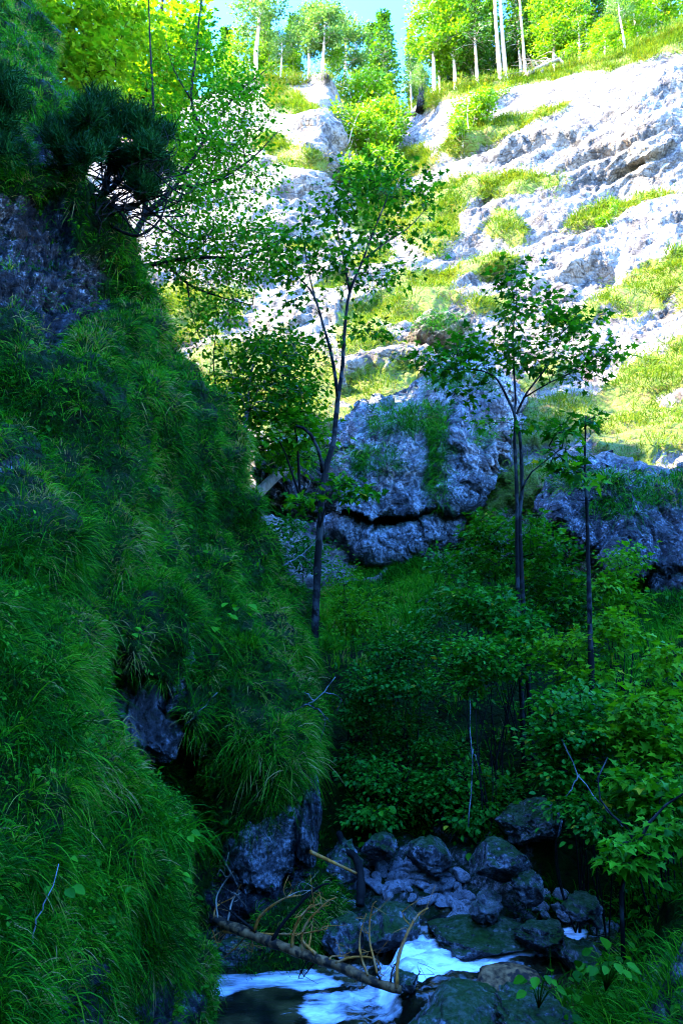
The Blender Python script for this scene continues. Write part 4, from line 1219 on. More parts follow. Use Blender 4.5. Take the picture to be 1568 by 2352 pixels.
PR = {'pine': (proto_pine(.52, 1.0), 'pine_sun', 'bark_pine', 'pine_tree', 'pine'), 'thin pine': (proto_pine(.60, .75), 'pine_sun', 'bark_pine', 'pine_tree', 'pine'), 'tall': (proto_pine(.78, .8), 'fir', 'bark_pine', 'pine_tree', 'pine'),
      'spruce': (proto_spruce(.12), 'fir', 'bark_pine', 'spruce_tree', 'spruce'), 'high spruce': (proto_spruce(.42, .9), 'fir', 'bark_pine', 'spruce_tree', 'spruce'),
      'broad': (proto_broad(.42, 2.0), 'lime_sun', 'bark_pine', 'broadleaf_tree', 'tree'), 'bushy': (proto_broad(.15, 1.9), 'lime_sun', 'bark_pine', 'broadleaf_tree', 'tree'), 'shrub': (proto_shrub(), 'lime_sun', 'bark_pine', 'shrub', 'shrub')}
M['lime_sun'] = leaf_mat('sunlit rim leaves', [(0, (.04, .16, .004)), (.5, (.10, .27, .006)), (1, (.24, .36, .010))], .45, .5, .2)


def rim_tree(kind, u, vtop, back, label, wid=1.0, lean=0.0):
    r = np.array([np.interp(u, CLIFF['ruu'], CLIFF['rim'][:, k]) for k in range(3)])
    f = norm(np.array([r[0] * .25, r[1], 0]))
    p = r + f * back
    # keep the same sight line in u
    p[0] = r[0] * (p[1] / r[1])
    h = CB.ray_cast(Vector((p[0], p[1], 200)), Vector((0, 0, -1)))
    z0 = h[0].z if h[0] is not None else r[2] + .36 * back
    top = P(u, vtop, p[1])
    ht = max(top[2] - z0, 1.0)
    (td, cdt), lm_, wm_, nm, cat = PR[kind]
    unit = 2.2 if kind == 'shrub' else 12.0
    e = empty(nm, (p[0], p[1], z0 - .1), label, cat, 'trees along the cliff rim' if kind != 'shrub' else 'shrubs on the cliff')
    s = ht / unit
    e.scale = (s * wid, s * wid, s)
    e.rotation_euler = (0, lean, rng.random() * 6.28)
    parts = ('stem', 'foliage') if kind == 'shrub' else ('trunk', 'crown')
    link(parts[0], td, M[wm_], e)
    link(parts[1], cdt, M[lm_], e)
    return e


RT = [
    ('thin pine', 588, -25, 1.2, 'sparse grey pine with tall bare pale trunk at the left end of the rim', 1.35),
    ('bushy', 548, 70, 4.0, 'leafy tree behind the sparse grey pine', 1.0),
    ('bushy', 618, 70, 5.0, 'green tree between the sparse grey pine and the round pines', .9),
    ('thin pine', 645, 70, 2.5, 'small thin pine left of the round pines', 1.0),
    ('pine', 708, 25, 1.6, 'round-crowned pine with orange trunk on top of the rock pinnacle', 1.15),
    ('pine', 742, 5, 2.6, 'tallest of the round-crowned pines, orange boughs against the sky', 1.1),
    ('pine', 792, 40, 2.0, 'blue green round pine at the right of the pinnacle', 1.15),
    ('bushy', 770, 110, 3.2, 'low tree below the round pines', 1.0),
    ('spruce', 853, 50, 4.0, 'dark pointed spruce at the left of the gully head', .9),
    ('spruce', 884, 22, 2.5, 'bright pointed spruce alone against the sky above the gully', 1.05),
    ('bushy', 815, 150, 1.5, 'small leafy tree at the left lip of the gully', 1.1),
    ('bushy', 888, 170, 1.0, 'small leafy tree at the head of the gully', 1.1),
    ('high spruce', 945, 60, 3.0, 'thin spindly spruce with bare stem right of the gully', .65),
    ('thin pine', 966, 150, 2.0, 'short thin pine beside the spindly spruce', .8),
    ('broad', 998, -25, 1.0, 'big leafy tree with pale trunk at the right lip of the gully', 1.05),
    ('high spruce', 1010, -10, 3.0, 'slim spruce close behind the big leafy tree', .8),
    ('broad', 1043, -15, 2.5, 'dark-trunked leafy tree between the gully and the white trunks', 1.0),
    ('spruce', 1085, -40, 4.0, 'dense dark spruce left of the two white trunks', 1.0),
    ('high spruce', 1096, -60, 2.0, 'tall spruce with bare lower trunk just left of the two white trunks', .9),
    ('tall', 1149, -260, 1.4, 'left of the two tall white trunks that run out of the top', .5),
    ('tall', 1162, -270, 1.8, 'right of the two tall white trunks that run out of the top', .5),
    ('spruce', 1182, 40, 5.0, 'young spruce right of the two white trunks', 1.1),
    ('high spruce', 1197, -90, 3.5, 'slim spruce with pale stem, second right of the white trunks', .8),
    ('tall', 1207, -160, 2.5, 'tall bare pale trunk left of the fallen dead tree', .5),
    ('high spruce', 1245, -30, 4.5, 'light green spruce behind the fallen dead tree', 1.2),
    ('broad', 1276, -20, 3.0, 'feathery light tree above the fallen dead tree', 1.1),
    ('spruce', 1225, 60, 6.0, 'small full spruce at the back of the wood', 1.2),
    ('tall', 1294, -120, 4.0, 'thin pale trunk right of the fallen dead tree', .5),
    ('bushy', 1335, -30, 3.0, 'dark ivy green tree in the right half of the wood', .9),
    ('tall', 1353, -110, 3.5, 'slim pale trunk beside the ivy green tree', .6),
    ('bushy', 1392, 45, 1.2, 'big rounded sunny bush on the rim right of the wood', 1.5),
    ('high spruce', 1375, -60, 6.0, 'spruce rising behind the rounded sunny bush', 1.0),
    ('thin pine', 1434, -30, 1.5, 'whitish pine with dead side branches right of the rounded bush', .9),
    ('bushy', 1465, -20, 3.0, 'leafy tree on the grassy slope at the upper right', 1.2),
    ('bushy', 1510, -60, 4.0, 'last leafy tree at the upper right corner', 1.2),
    ('high spruce', 1420, -70, 7.0, 'spruce at the back between the whitish pine and the bush', 1.0),
    ('spruce', 1130, 0, 8.0, 'spruce deep in the wood behind the white trunks', 1.2),
    ('spruce', 1310, 0, 8.0, 'spruce deep in the wood left of the ivy green tree', 1.2),
    ('spruce', 1050, 30, 8.0, 'spruce deep in the wood behind the dark-trunked tree', 1.2),
    ('spruce', 515, 60, 6.0, 'spruce at the far left end of the rim behind the beech leaves', 1.1),
    ('spruce', 600, 20, 7.0, 'spruce standing behind the sparse grey pine', 1.1),
    ('high spruce', 668, 30, 6.0, 'slim spruce between the small thin pine and the round pines', .9),
    ('spruce', 960, 90, 7.0, 'small spruce behind the short thin pine', 1.0),
    ('high spruce', 1070, -60, 5.0, 'slender spruce left of the dense dark spruce', .8),
    ('spruce', 1020, 60, 6.0, 'low spruce behind the trunk of the big leafy tree', 1.1),
    ('high spruce', 1225, -80, 6.0, 'slender spruce behind the tall bare pale trunk', .8),
    ('spruce', 1265, 30, 7.0, 'broad young spruce behind the feathery light tree', 1.1),
    ('high spruce', 1320, -90, 5.0, 'tall narrow spruce left of the ivy green tree', .7),
    ('spruce', 1360, 20, 6.5, 'young spruce behind the slim pale trunk', 1.1),
    ('spruce', 1450, -30, 6.0, 'spruce behind the whitish pine', 1.1),
    ('bushy', 1545, -90, 5.0, 'leafy tree half out of the picture at the upper right', 1.2),
    ('spruce', 1185, 70, 9.0, 'shaded spruce deep behind the young spruce', 1.2),
    ('spruce', 1105, 60, 9.0, 'shaded spruce deep behind the dense dark spruce', 1.2),
    ('bushy', 672, 110, 5.0, 'low leafy tree behind the pinnacle', 1.0),
]
for t in RT:
    rim_tree(*t)


# shrubs growing on the face of the cliff
def cliff_shrub(u, v, h, label, tint='lime_sun'):
    p = hit(u, v, ('cliff',))
    (td, cdt), lm_, wm_, nm, cat = PR['shrub']
    e = empty('shrub', p.tolist(), label, 'shrub', 'shrubs on the cliff')
    e.scale = (h / 2.2,) * 3
    e.rotation_euler = (.35, 0, rng.random() * 6)
    link('stem', td, M[wm_], e)
    link('foliage', cdt, M[lm_], e)


for u, v, h, l in [(1080, 300, 2.6, 'sunny bush on the ledge below the two white trunks'), (1062, 330, 1.6, 'small bush at the left end of that ledge under the white trunks'), (820, 300, 4.2, 'upper bush in the gully right of the pinnacle'), (850, 350, 4.0, 'middle bush in the gully right of the pinnacle'), (830, 400, 3.6, 'lower left bush in the gully'), (885, 380, 3.2, 'yellowish bush in the lower gully'), (900, 440, 2.8, 'lowest bush in the gully, above the maple'),
                   (800, 340, 3.2, 'bush pressed against the right side of the pinnacle'), (845, 470, 3.0, 'bush behind the crown of the forked maple'), (1400, 520, 1.0, 'tiny bush on the right-hand ledge'), (1140, 245, 1.6, 'tiny bush just below the rim')]:
    cliff_shrub(u, v, h, l)

# fallen log bridging the gully, dead stump and fallen dead tree on the rim
b = P(868, 257, 50)
w = Wood()
w.tube(catmull(np.array([P(866, 254, 50.5), P(905, 260, 50), P(952, 261, 48.5)]) - b, 12), np.linspace(.26, .20, 12), 9)
for k in range(9):
    a = P(880 + 8 * k, 259, 49.8) - b
    w.tube(np.array([a, a + np.array([rng.normal() * .3, -.4, rng.normal() * .7])]), [.05, .02], 4)
props(link('fallen_log', w.data('fallen_log'), M['grey_wood'], None, b.tolist()), 'grey fallen log bridging the head of the gully', 'log')
b = P(966, 240, 47)
w = Wood()
w.tube(np.array([[0, 0, -.5], [0, 0, .4], [.1, 0, 1.3]]), [.45, .32, .22], 9, .1)
for a in range(7):
    w.tube(np.array([[.1 + .15 * math.cos(a), .15 * math.sin(a), 1.2], [.1 + .2 * math.cos(a), .2 * math.sin(a), 1.5 + .5 * rng.random()]]), [.08, .01], 5)
props(link('tree_stump', w.data('tree_stump'), M['bark'], None, b.tolist()), 'splintered brown stump at the right end of the log', 'stump')
b = P(1212, 172, 40.5)
w = Wood()
w.tube(catmull(np.array([P(1212, 170, 40.5), P(1245, 152, 40.5), P(1282, 136, 40.5)]) - b, 10), np.linspace(.20, .12, 10), 8)
for k in range(16):
    a = P(1222 + 4 * k, 166 - 2 * k, 40.5) - b
    w.tube(catmull(np.array([a, a + np.array([-.5, rng.normal() * .4, .3 + .4 * rng.random()]), a + np.array([-1.2 - rng.random(), rng.normal() * .6, rng.normal() * .4])]), 6), np.linspace(.05, .015, 6), 4)
w.tube(np.array([P(1282, 134, 40.5), P(1300, 152, 40.5)]) - b, [.12, .10], 6)
props(link('fallen_tree', w.data('fallen_tree'), M['grey_wood'], None, b.tolist()), 'dead fallen tree with bare branches lying on the rim', 'fallen tree')
# ------------------------------------------------------------------ rocks, logs and the stream
RS = []


def make_rock(name, c, rx, ry, rz, seed, mat, label, cat='boulder', group=None, sub=5, facets=9, rough=.17, top=None):
    import bmesh
    bm = bmesh.new()
    bmesh.ops.create_icosphere(bm, subdivisions=sub, radius=1)
    v = np.array([q.co[:] for q in bm.verts])
    f = np.array([[q.index for q in a.verts] for a in bm.faces])
    bm.free()
    rs = np.random.default_rng(seed)
    facets += 5
    for k in range(facets):
        nn = norm(rs.normal(size=3))
        h = rs.uniform(.62, .92)
        e = v @ nn - h
        v = v - np.where(e > 0, e * .94, 0)[:, None] * nn
    s = np.array([rx, ry, rz])
    sc = float(np.mean(s))
    q = v + seed * 3.7
    d = rough * (1.1 * fbm(q * 1.3, 3) + .55 * ridged(q * 2.6, 4, .55) - .3)
    if sub >= 5:
        d1, d2, cv = worley(q * 3.5)
        d = d + rough * .5 * (cv - .5)
    v = v * (1 + d)[:, None] * s
    me = mesh_data(name, v, f, {'cover': np.zeros(len(v))}, sub >= 4)
    o = link(name, me, mat, None, np.asarray(c).tolist())
    o.rotation_euler = (0, 0, rs.uniform(-.4, .4))
    a = o.rotation_euler.z
    R_ = np.array([[math.cos(a), -math.sin(a), 0], [math.sin(a), math.cos(a), 0], [0, 0, 1]])
    RS.append((v @ R_.T + np.asarray(c), f))
    return props(o, label, cat, group)


def rock_px(name, u, v, Yd, ru, rv, depth, seed, mat, label, **k):
    dep = ray(u, v)[1]
    c = P(u, v, Yd)
    t = np.linalg.norm(ray(u, v)) * Yd / dep / np.linalg.norm(ray(u, v))
    return make_rock(name, c, ru / F * t, depth, rv / F * t, seed, mat, label, **k)


# the grey outcrop under the sunny cliff
def sheet_rock(name, poly, depth, mat, label, step=2.4, amp=1.0, back=3.0, seed=0.0):
    """a rock face with its own outline that curves back into the slope all round"""
    pl = np.array(poly, float)
    u0, v0 = pl.min(0) - 34
    u1, v1 = pl.max(0) + 34
    U, V = np.meshgrid(np.arange(u0, u1, step), np.arange(v0, v1, step))
    d = np.full(U.shape, 1e9)
    for k in range(len(pl)):
        a, e = pl[k], pl[(k + 1) % len(pl)] - pl[k]
        t = np.clip(((U - a[0]) * e[0] + (V - a[1]) * e[1]) / (e @ e), 0, 1)
        d = np.minimum(d, np.hypot(U - a[0] - t * e[0], V - a[1] - t * e[1]))
    d = np.where(in_poly(U, V, poly), d, -d)
    d = d + 10 * perlin(np.stack([U / 34, V / 34, U * 0 + seed], -1)) + 6 * perlin(np.stack([U / 12, V / 12, U * 0 + seed], -1))
    Y = depth(U, V) + back * (1 - smooth(d, -26, 42)) ** 2.2
    p = P(U, V, Y)
    n = grid_normals(p)
    n *= np.sign(np.sum(n * (CAM - p), -1, keepdims=True))
    q = p + .35 * fbm(p / 1.2, 3)[..., None] + seed
    e1, e2, cv = worley(q * np.array([.8, .8, .65]))
    f1, f2, fv = worley(q * np.array([2.4, 2.4, 1.9]))
    disp = .35 * fbm(q / 2.2, 4) + .34 * (cv - .5) * smooth(e2 - e1, 0, .14) + .14 * (fv - .5) * smooth(f2 - f1, 0, .15) + .10 * ridged(q * np.array([1.4, 1.4, .9]), 4, .6) + .05 * ridged(q * 4.2, 3, .6)
    p = p + n * (amp * disp)[..., None]
    f = grid_faces(*U.shape)
    keep = (d.ravel()[f] > -28).all(1)
    f = f[keep]
    used = np.unique(f)
    mp = np.zeros(U.size, int)
    mp[used] = np.arange(len(used))
    vv, f = p.reshape(-1, 3)[used], mp[f]
    c = vv.mean(0)
    o = link(name, mesh_data(name, vv - c, f, {'cover': np.zeros(len(vv))}, True), mat, None, c.tolist())
    RS.append((vv, np.concatenate([f[:, :3], f[:, [0, 2, 3]]])))
    return props(o, label, 'rock')


def outcrop_depth(u, v):
    Y = 17.7 - .5 * np.exp(-((u - 880) / 75) ** 2 - ((v - 1090) / 80) ** 2) - .7 * np.exp(-((u - 1075) / 70) ** 2 - ((v - 1030) / 120) ** 2) + .8 * np.exp(-((u - 995 - (v - 1040) * .05) / 17) ** 2) * (v < 1160)
    cave = np.interp(u, [740, 795, 850, 930, 985, 1060, 1160], [1150, 1165, 1192, 1190, 1166, 1146, 1120])
    b = v - cave
    Y = Y - .55 * smooth(b, -110, -4) * (b < 0) + np.where(b >= 0, 1.5 * (1 - smooth(b, 22, 46)) - .15, 0)
    return Y + .9 * smooth(v, 1000, 860)


sheet_rock('rock_outcrop', [(745, 1195), (772, 1120), (785, 1040), (805, 985), (850, 968), (905, 955), (958, 942), (985, 900), (1012, 872), (1060, 858), (1122, 878), (1158, 930), (1168, 990), (1150, 1055), (1110, 1112), (1065, 1150), (1025, 1180), (1012, 1225), (960, 1268), (890, 1295), (830, 1286), (776, 1252)],
           outcrop_depth, M['outcrop'], 'grey craggy outcrop with a dark cave line and pale foot, under the sunny cliff', seed=3.0)
sheet_rock('rock_wall', [(1255, 1165), (1290, 1108), (1400, 1088), (1500, 1112), (1720, 1070), (1720, 1385), (1560, 1360), (1480, 1345), (1400, 1305), (1330, 1265), (1275, 1215)],
           lambda u, v: 13.8 - .0012 * (u - 1400) + .9 * np.exp(-((v - 1325 + .10 * (u - 1500)) / 16) ** 2) - .004 * (v - 1200), M['wall_rock'], 'long dark blue rock wall under the grass at the right', seed=8.0)
rock_px('rock_outcrop', 690, 1120, 13.8, 90, 85, 1.3, 25, M['bank'], 'black wet rock in the hollow behind the leaning log', cat='rock', sub=6, facets=9, rough=.2)
rock_px('rock_outcrop', 1010, 770, 25.5, 75, 42, 1.5, 29, M['cliff'], 'pale rounded rock nose with a cap of grass on the cliff', cat='rock', sub=6, facets=9, rough=.14)

# grass draped over the outcrop
nv0 = np.cumsum([0] + [len(a) for a, _ in RS])
rb = BVHTree.FromPolygons(np.concatenate([a for a, _ in RS]).tolist(), np.concatenate([f + o_ for (_, f), o_ in zip(RS, nv0)]).tolist())
pc, nn = [], []
for (u0, v0, ru, rv, n_) in [(1003, 1040, 26, 110, 130), (860, 1055, 55, 26, 70), (940, 965, 85, 32, 170), (1060, 875, 70, 22, 70), (1430, 1106, 150, 16, 110), (1410, 1165, 55, 20, 40), (1105, 990, 24, 30, 20), (690, 1045, 70, 20, 60), (1010, 735, 55, 18, 90), (1500, 1140, 60, 12, 30)]:
    for k in range(n_):
        u, v = u0 + ru * rng.uniform(-1, 1), v0 + rv * rng.uniform(-1, 1)
        r = rb.ray_cast(Vector(CAM.tolist()), Vector(ray(u, v).tolist()).normalized(), 60)
        if r[0] is not None:
            nrm_ = np.array(r[1])
            pc.append(r[0][:])
            nn.append(nrm_ if nrm_ @ (CAM - np.array(r[0])) > 0 else -nrm_)
pc, nn = np.array(pc), np.array(nn)
r_, d_, L_, w_, dr_, t_ = tuft_blades(pc, nn, 16, .10, .25, .5, .022, .8, np.clip(.42 + .2 * rng.normal(size=len(pc)), 0, 1), up=.7)
props(link('grass', blades_data('grass', r_, d_, L_, w_, dr_, t_, 3), M['grass']), 'grass growing in the clefts and on the shoulders of the grey outcrop', 'grass', kind='stuff')

rock_px('rock_outcrop', 330, 1655, 6.9, 84, 125, .5, 71, M['wall_rock'], 'bluish bare rock face in the recess of the left bank', cat='rock', sub=6, facets=14, rough=.2)
rock_px('rock_outcrop', 428, 1490, 6.85, 18, 66, .3, 72, M['wall_rock'], 'narrow rib of bare rock at the top of the recess', cat='rock', sub=5, facets=14, rough=.2)
rock_px('rock_outcrop', 705, 1880, 8.0, 30, 110, .35, 73, M['boulder'], 'speckled wet rock edge of the second buttress above the stream', cat='rock', sub=6, facets=14, rough=.2)
rock_px('rock_outcrop', 590, 1930, 8.0, 110, 110, .5, 74, M['boulder'], 'dark wet rock wall beneath the second buttress', cat='rock', sub=6, facets=14, rough=.2)

# boulders by the water
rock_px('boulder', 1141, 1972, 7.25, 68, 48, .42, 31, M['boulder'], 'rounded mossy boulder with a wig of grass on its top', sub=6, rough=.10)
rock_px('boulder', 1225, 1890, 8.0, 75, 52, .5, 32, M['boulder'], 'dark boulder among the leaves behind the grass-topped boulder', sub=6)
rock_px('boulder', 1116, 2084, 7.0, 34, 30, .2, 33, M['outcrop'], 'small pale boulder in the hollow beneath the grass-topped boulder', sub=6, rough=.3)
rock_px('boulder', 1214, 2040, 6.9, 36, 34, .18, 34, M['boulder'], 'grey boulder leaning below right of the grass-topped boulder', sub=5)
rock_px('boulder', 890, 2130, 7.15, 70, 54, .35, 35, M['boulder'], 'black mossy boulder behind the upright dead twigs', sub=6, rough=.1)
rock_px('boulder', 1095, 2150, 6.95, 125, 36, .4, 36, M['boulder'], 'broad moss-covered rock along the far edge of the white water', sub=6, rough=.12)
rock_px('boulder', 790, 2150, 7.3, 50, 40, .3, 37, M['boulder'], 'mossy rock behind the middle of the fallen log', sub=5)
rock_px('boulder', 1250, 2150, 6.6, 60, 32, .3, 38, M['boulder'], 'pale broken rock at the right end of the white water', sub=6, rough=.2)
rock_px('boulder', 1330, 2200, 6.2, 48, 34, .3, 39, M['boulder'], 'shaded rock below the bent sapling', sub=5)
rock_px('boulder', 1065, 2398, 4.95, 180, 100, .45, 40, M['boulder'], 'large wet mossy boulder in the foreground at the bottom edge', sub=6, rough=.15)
rock_px('boulder', 1225, 2350, 4.8, 90, 50, .35, 41, M['boulder'], 'low mossy rock right of the large foreground boulder', sub=6, rough=.2)
rock_px('boulder', 929, 2252, 6.05, 28, 20, .12, 42, M['boulder'], 'small wet boulder under the end of the fallen log', sub=5)
rock_px('boulder', 1160, 2248, 5.9, 80, 22, .22, 43, M['log'], 'smooth brown boulder with water sliding over it', sub=5, rough=.06)
rock_px('boulder', 790, 1985, 8.2, 45, 50, .3, 44, M['boulder'], 'grey rock behind the dark bent trunk', sub=5, rough=.18)
rock_px('boulder', 870, 1945, 8.5, 40, 30, .3, 45, M['boulder'], 'dark rock under the grass above the rubble heap', sub=5)
rock_px('boulder', 990, 1965, 8.1, 50, 36, .3, 46, M['boulder'], 'blocky grey rock at the top of the rubble heap', sub=5, rough=.18)
rock_px('boulder', 1340, 2085, 6.3, 48, 26, .3, 47, M['boulder'], 'flat stony rock in front of the bent sapling', sub=5, rough=.2)
rock_px('boulder', 590, 2185, 7.25, 100, 40, .3, 48, M['boulder'], 'mossy ledge under the left half of the fallen log', sub=6, rough=.15)

SG = 'loose pale stones beside the stream'
protos = []
for k in range(6):
    o = make_rock('stone', (0, 0, 0), 1, .85, .7, 60 + k, M['stone'], 'loose pale stone in the heap beside the stream', 'stone', SG, sub=4, facets=10, rough=.10)
    protos.append(o.data)
    bpy.data.objects.remove(o)


def stone(u, v, r, Yd=None, label='loose pale stone in the rubble behind the fallen log'):
    p = hit(u, v, ('ground',)) if Yd is None else P(u, v, Yd)
    if p is None:
        return
    o = link('stone', protos[int(rng.integers(6))], None, None, (p + np.array([0, -.02, r * .3])).tolist())
    o.scale = (r * rng.uniform(.7, 1.3), r * rng.uniform(.7, 1.2), r * rng.uniform(.55, 1.0))
    o.rotation_euler = (rng.normal() * .4, rng.normal() * .4, rng.random() * 6.3)
    props(o, label, 'stone', SG)


for (u0, v0, ru, rv, n, r0, r1, lb) in [(905, 2020, 75, 40, 60, .04, .12, 'loose pale stone in the rubble heap behind the fallen log'), (1000, 2030, 65, 45, 36, .04, .11, 'loose pale stone in the rubble heap behind the fallen log'), (1045, 2085, 28, 45, 20, .05, .12, 'pale angular stone stacked left of the hollow under the boulder'), (770, 2080, 40, 60, 24, .04, .10, 'pale stone among the moss by the dark bent trunk'),
                                    (1300, 2110, 70, 45, 34, .04, .10, 'pale flat stone on the right bank below the sapling'), (1240, 2160, 70, 30, 20, .025, .06, 'wet stone at the right edge of the white water'), (1040, 2185, 120, 14, 20, .02, .05, 'small stone along the far edge of the white water'), (620, 2200, 90, 20, 16, .02, .05, 'small stone along the edge of the left pool')]:
    for k in range(n):
        stone(u0 + ru * rng.normal() * .6, v0 + rv * rng.normal() * .6, rng.uniform(r0, r1), None, lb)

# grass wig and moss on boulders: tufts as things of their own
def tuft(u, v, Yd, n, Lmin, Lmax, label, tint=.4, spread=.05, nrm=(0, -.4, .9), wid=.009, droop=.8):
    h = hit(u, v)
    p = h if h is not None and abs(h[1] - Yd) < 2.2 else P(u, v, Yd)
    r_, d_, L_, w_, dr_, t_ = tuft_blades(np.zeros((1, 3)), norm(np.array([nrm])), n, spread, Lmin, Lmax, wid, droop, np.array([tint]), .15)
    o = link('grass_tuft', blades_data('grass_tuft', r_, d_, L_, w_, dr_, t_, 5), M['grass'], None, p.tolist())
    props(o, label, 'grass tuft')


tuft(1150, 1925, 7.0, 150, .22, .36, 'tuft of grass crowning the rounded boulder', .5, .10)
tuft(1185, 1945, 6.95, 60, .15, .26, 'thin tuft of grass on the right shoulder of the rounded boulder', .4, .06)
tuft(120, 1690, 3.55, 170, .40, .55, 'large fountain of broad grass on the near bulge at the left', .30, .05, (.3, -.6, .6), .012)
tuft(345, 1900, 4.25, 160, .34, .46, 'arching tuft of long grass on top of the near bulge', .34, .06, (.4, -.5, .7), .011)
tuft(420, 1925, 4.9, 120, .30, .40, 'tuft of grass at the outer edge of the near bulge', .42, .06, (.5, -.4, .6), .010)
tuft(565, 1480, 7.2, 160, .40, .55, 'bright spreading tuft on the second buttress', .52, .06, (.2, -.6, .7), .012)
tuft(330, 1230, 5.5, 140, .30, .42, 'tuft of arching grass in the middle of the left bank', .40, .07, (.2, -.6, .7), .010)
tuft(40, 1290, 4.2, 150, .34, .46, 'long pale tuft near the left edge', .36, .06, (.3, -.6, .6), .011)
tuft(1467, 2262, 4.3, 130, .28, .40, 'bright tuft of grass hanging over the right bank at the bottom', .68, .04, (-.3, -.5, .6), .010, 1.1)
tuft(1530, 2050, 4.9, 110, .28, .40, 'tuft of upright grass at the right edge beside the sapling', .40, .08, (-.1, -.3, .9), .009, .5)
tuft(890, 1935, 8.1, 70, .2, .32, 'drooping tuft above the rubble heap', .45, .06, (0, -.6, .6), .010, 1.0)
tuft(960, 1920, 8.0, 70, .2, .32, 'second drooping tuft, right of the one above the rubble heap', .40, .06, (0, -.6, .6), .010, 1.0)
tuft(1230, 2085, 6.5, 90, .16, .26, 'low tuft on the stony ground right of the hollow', .5, .14, (0, -.3, .9), .008)
tuft(700, 1720, 7.3, 100, .30, .42, 'pale tuft hanging from the right flank of the second buttress', .6, .08, (.3, -.6, .4), .010, 1.1)


# ------------------------------------------------------------------ fallen log with dead branches
def cp(x, y, Yd):
    return P(465 + .3515 * x, 1898.75 + .3515 * y, Yd)


def ly(x):
    return np.interp(x, [80, 1290], [6.75, 5.75])


b = cp(80, 610, ly(80))
e = empty('fallen_log', b.tolist(), 'fallen conifer log lying across the stream, curved dead branches still on it', 'log')
w = Wood()
pts = [(80, 605), (180, 650), (300, 700), (480, 770), (700, 850), (900, 920), (1100, 1010), (1290, 1070)]
c = catmull(np.array([cp(x, y, ly(x)) for x, y in pts]) - b, 40)
w.tube(c, np.interp(np.linspace(0, 1, 40), [0, .3, .6, 1], [.036, .042, .038, .030]) * (1 + .05 * rng.normal(size=40)), 12, .05)
link('trunk', w.data('trunk'), M['log'], e)
BR = [([(340, 680), (370, 600), (440, 530), (540, 470), (640, 450)], .016, 0), ([(455, 750), (520, 640), (600, 550), (700, 440), (790, 380), (830, 375)], .019, 1), ([(585, 790), (595, 690), (640, 590), (700, 535), (765, 505)], .015, 0), ([(655, 830), (650, 700), (690, 620), (745, 560), (820, 490), (875, 465)], .013, 0), ([(740, 835), (660, 760), (648, 710), (655, 690)], .014, 0), ([(690, 800), (705, 730), (715, 640)], .011, 0),
      ([(140, 690), (300, 700), (450, 705), (600, 705), (720, 690), (815, 670)], .013, 0), ([(350, 690), (250, 610), (150, 530), (95, 490)], .013, 1), ([(165, 620), (185, 520), (205, 470), (250, 435)], .010, 2), ([(75, 600), (80, 550), (110, 510), (195, 470)], .009, 0), ([(100, 600), (90, 470), (140, 370), (200, 295)], .008, 2), ([(290, 710), (220, 790), (125, 875)], .007, 0), ([(60, 730), (100, 700), (160, 670)], .007, 0), ([(65, 680), (85, 740), (105, 790)], .007, 0), ([(320, 740), (330, 790), (322, 835)], .008, 0),
      ([(1080, 975), (1040, 870), (1025, 770), (1035, 680), (1070, 570)], .011, 0), ([(1140, 960), (1115, 850), (1095, 770), (1090, 650), (1110, 520), (1135, 490)], .010, 0), ([(1270, 1060), (1275, 880), (1320, 740), (1380, 620), (1430, 560), (1475, 535)], .017, 0), ([(1230, 1010), (1240, 940), (1285, 860)], .010, 1), ([(870, 895), (960, 860), (1080, 855), (1150, 890), (1165, 1000)], .011, 0), ([(1380, 1030), (1400, 985), (1425, 945)], .008, 1), ([(700, 850), (640, 960), (625, 1000)], .009, 1), ([(760, 870), (720, 905), (660, 985)], .010, 1), ([(830, 870), (850, 850), (960, 850)], .009, 0), ([(1160, 1000), (1130, 930), (1180, 860)], .008, 1), ([(1050, 990), (1040, 1040), (1025, 1075)], .006, 0), ([(1380, 620), (1400, 580), (1360, 545)], .005, 2), ([(640, 590), (700, 520), (720, 510)], .006, 0), ([(540, 470), (620, 430), (720, 415)], .006, 2), ([(1040, 980), (1150, 1020), (1230, 1050)], .010, 0)]
DM = [M['dead'], M['bark_dark'], M['grey_wood']]
for pts, r, mi in BR:
    n = 14
    bow = rng.normal() * .10
    q = np.array([cp(x, y, ly(x) + (bow + .12) * math.sin(k / (len(pts) - 1) * 1.7) - .02) for k, (x, y) in enumerate(pts)])
    w = Wood()
    cc = catmull(q, n)
    w.tube(cc - b, np.linspace(r, r * .3, n) * (1 + .06 * rng.normal(size=n)), 7)
    for k in range(3):
        i = int(rng.integers(6, 13))
        w.tube(catmull(np.array([cc[i], cc[i] + rng.normal(size=3) * .05 + np.array([0, 0, .03]), cc[i] + rng.normal(size=3) * .08 + np.array([.03, 0, .06])]) - b, 5), np.linspace(r * .3, .0015, 5), 4)
    link('branch', w.data('branch'), DM[mi], e)

# dark bent trunk and a stick behind
b = cp(1030, 490, 7.6)
w = Wood()
w.tube(catmull(np.array([cp(x, y, q) for x, y, q in [(890, 40, 8.4), (910, 100, 8.3), (945, 160, 8.1), (1000, 205, 8.0), (1028, 290, 7.8), (1035, 400, 7.7), (1028, 520, 7.6)]]) - b, 24), np.linspace(.035, .045, 24) * (1 + .06 * rng.normal(size=24)), 9, .05)
props(link('bent_trunk', w.data('bent_trunk'), M['bark_dark'], None, b.tolist()), 'dark bent dead trunk standing left of the rubble heap', 'dead trunk')
b = cp(715, 175, 7.5)
w = Wood()
w.tube(catmull(np.array([cp(x, y, q) for x, y, q in [(700, 165, 7.4), (850, 235, 7.5), (1005, 308, 7.6)]]) - b, 12), np.linspace(.02, .013, 12), 7)
props(link('dead_branch', w.data('dead_branch'), M['dead'], None, b.tolist()), 'reddish straight stick leaning on the dark bent trunk', 'branch')
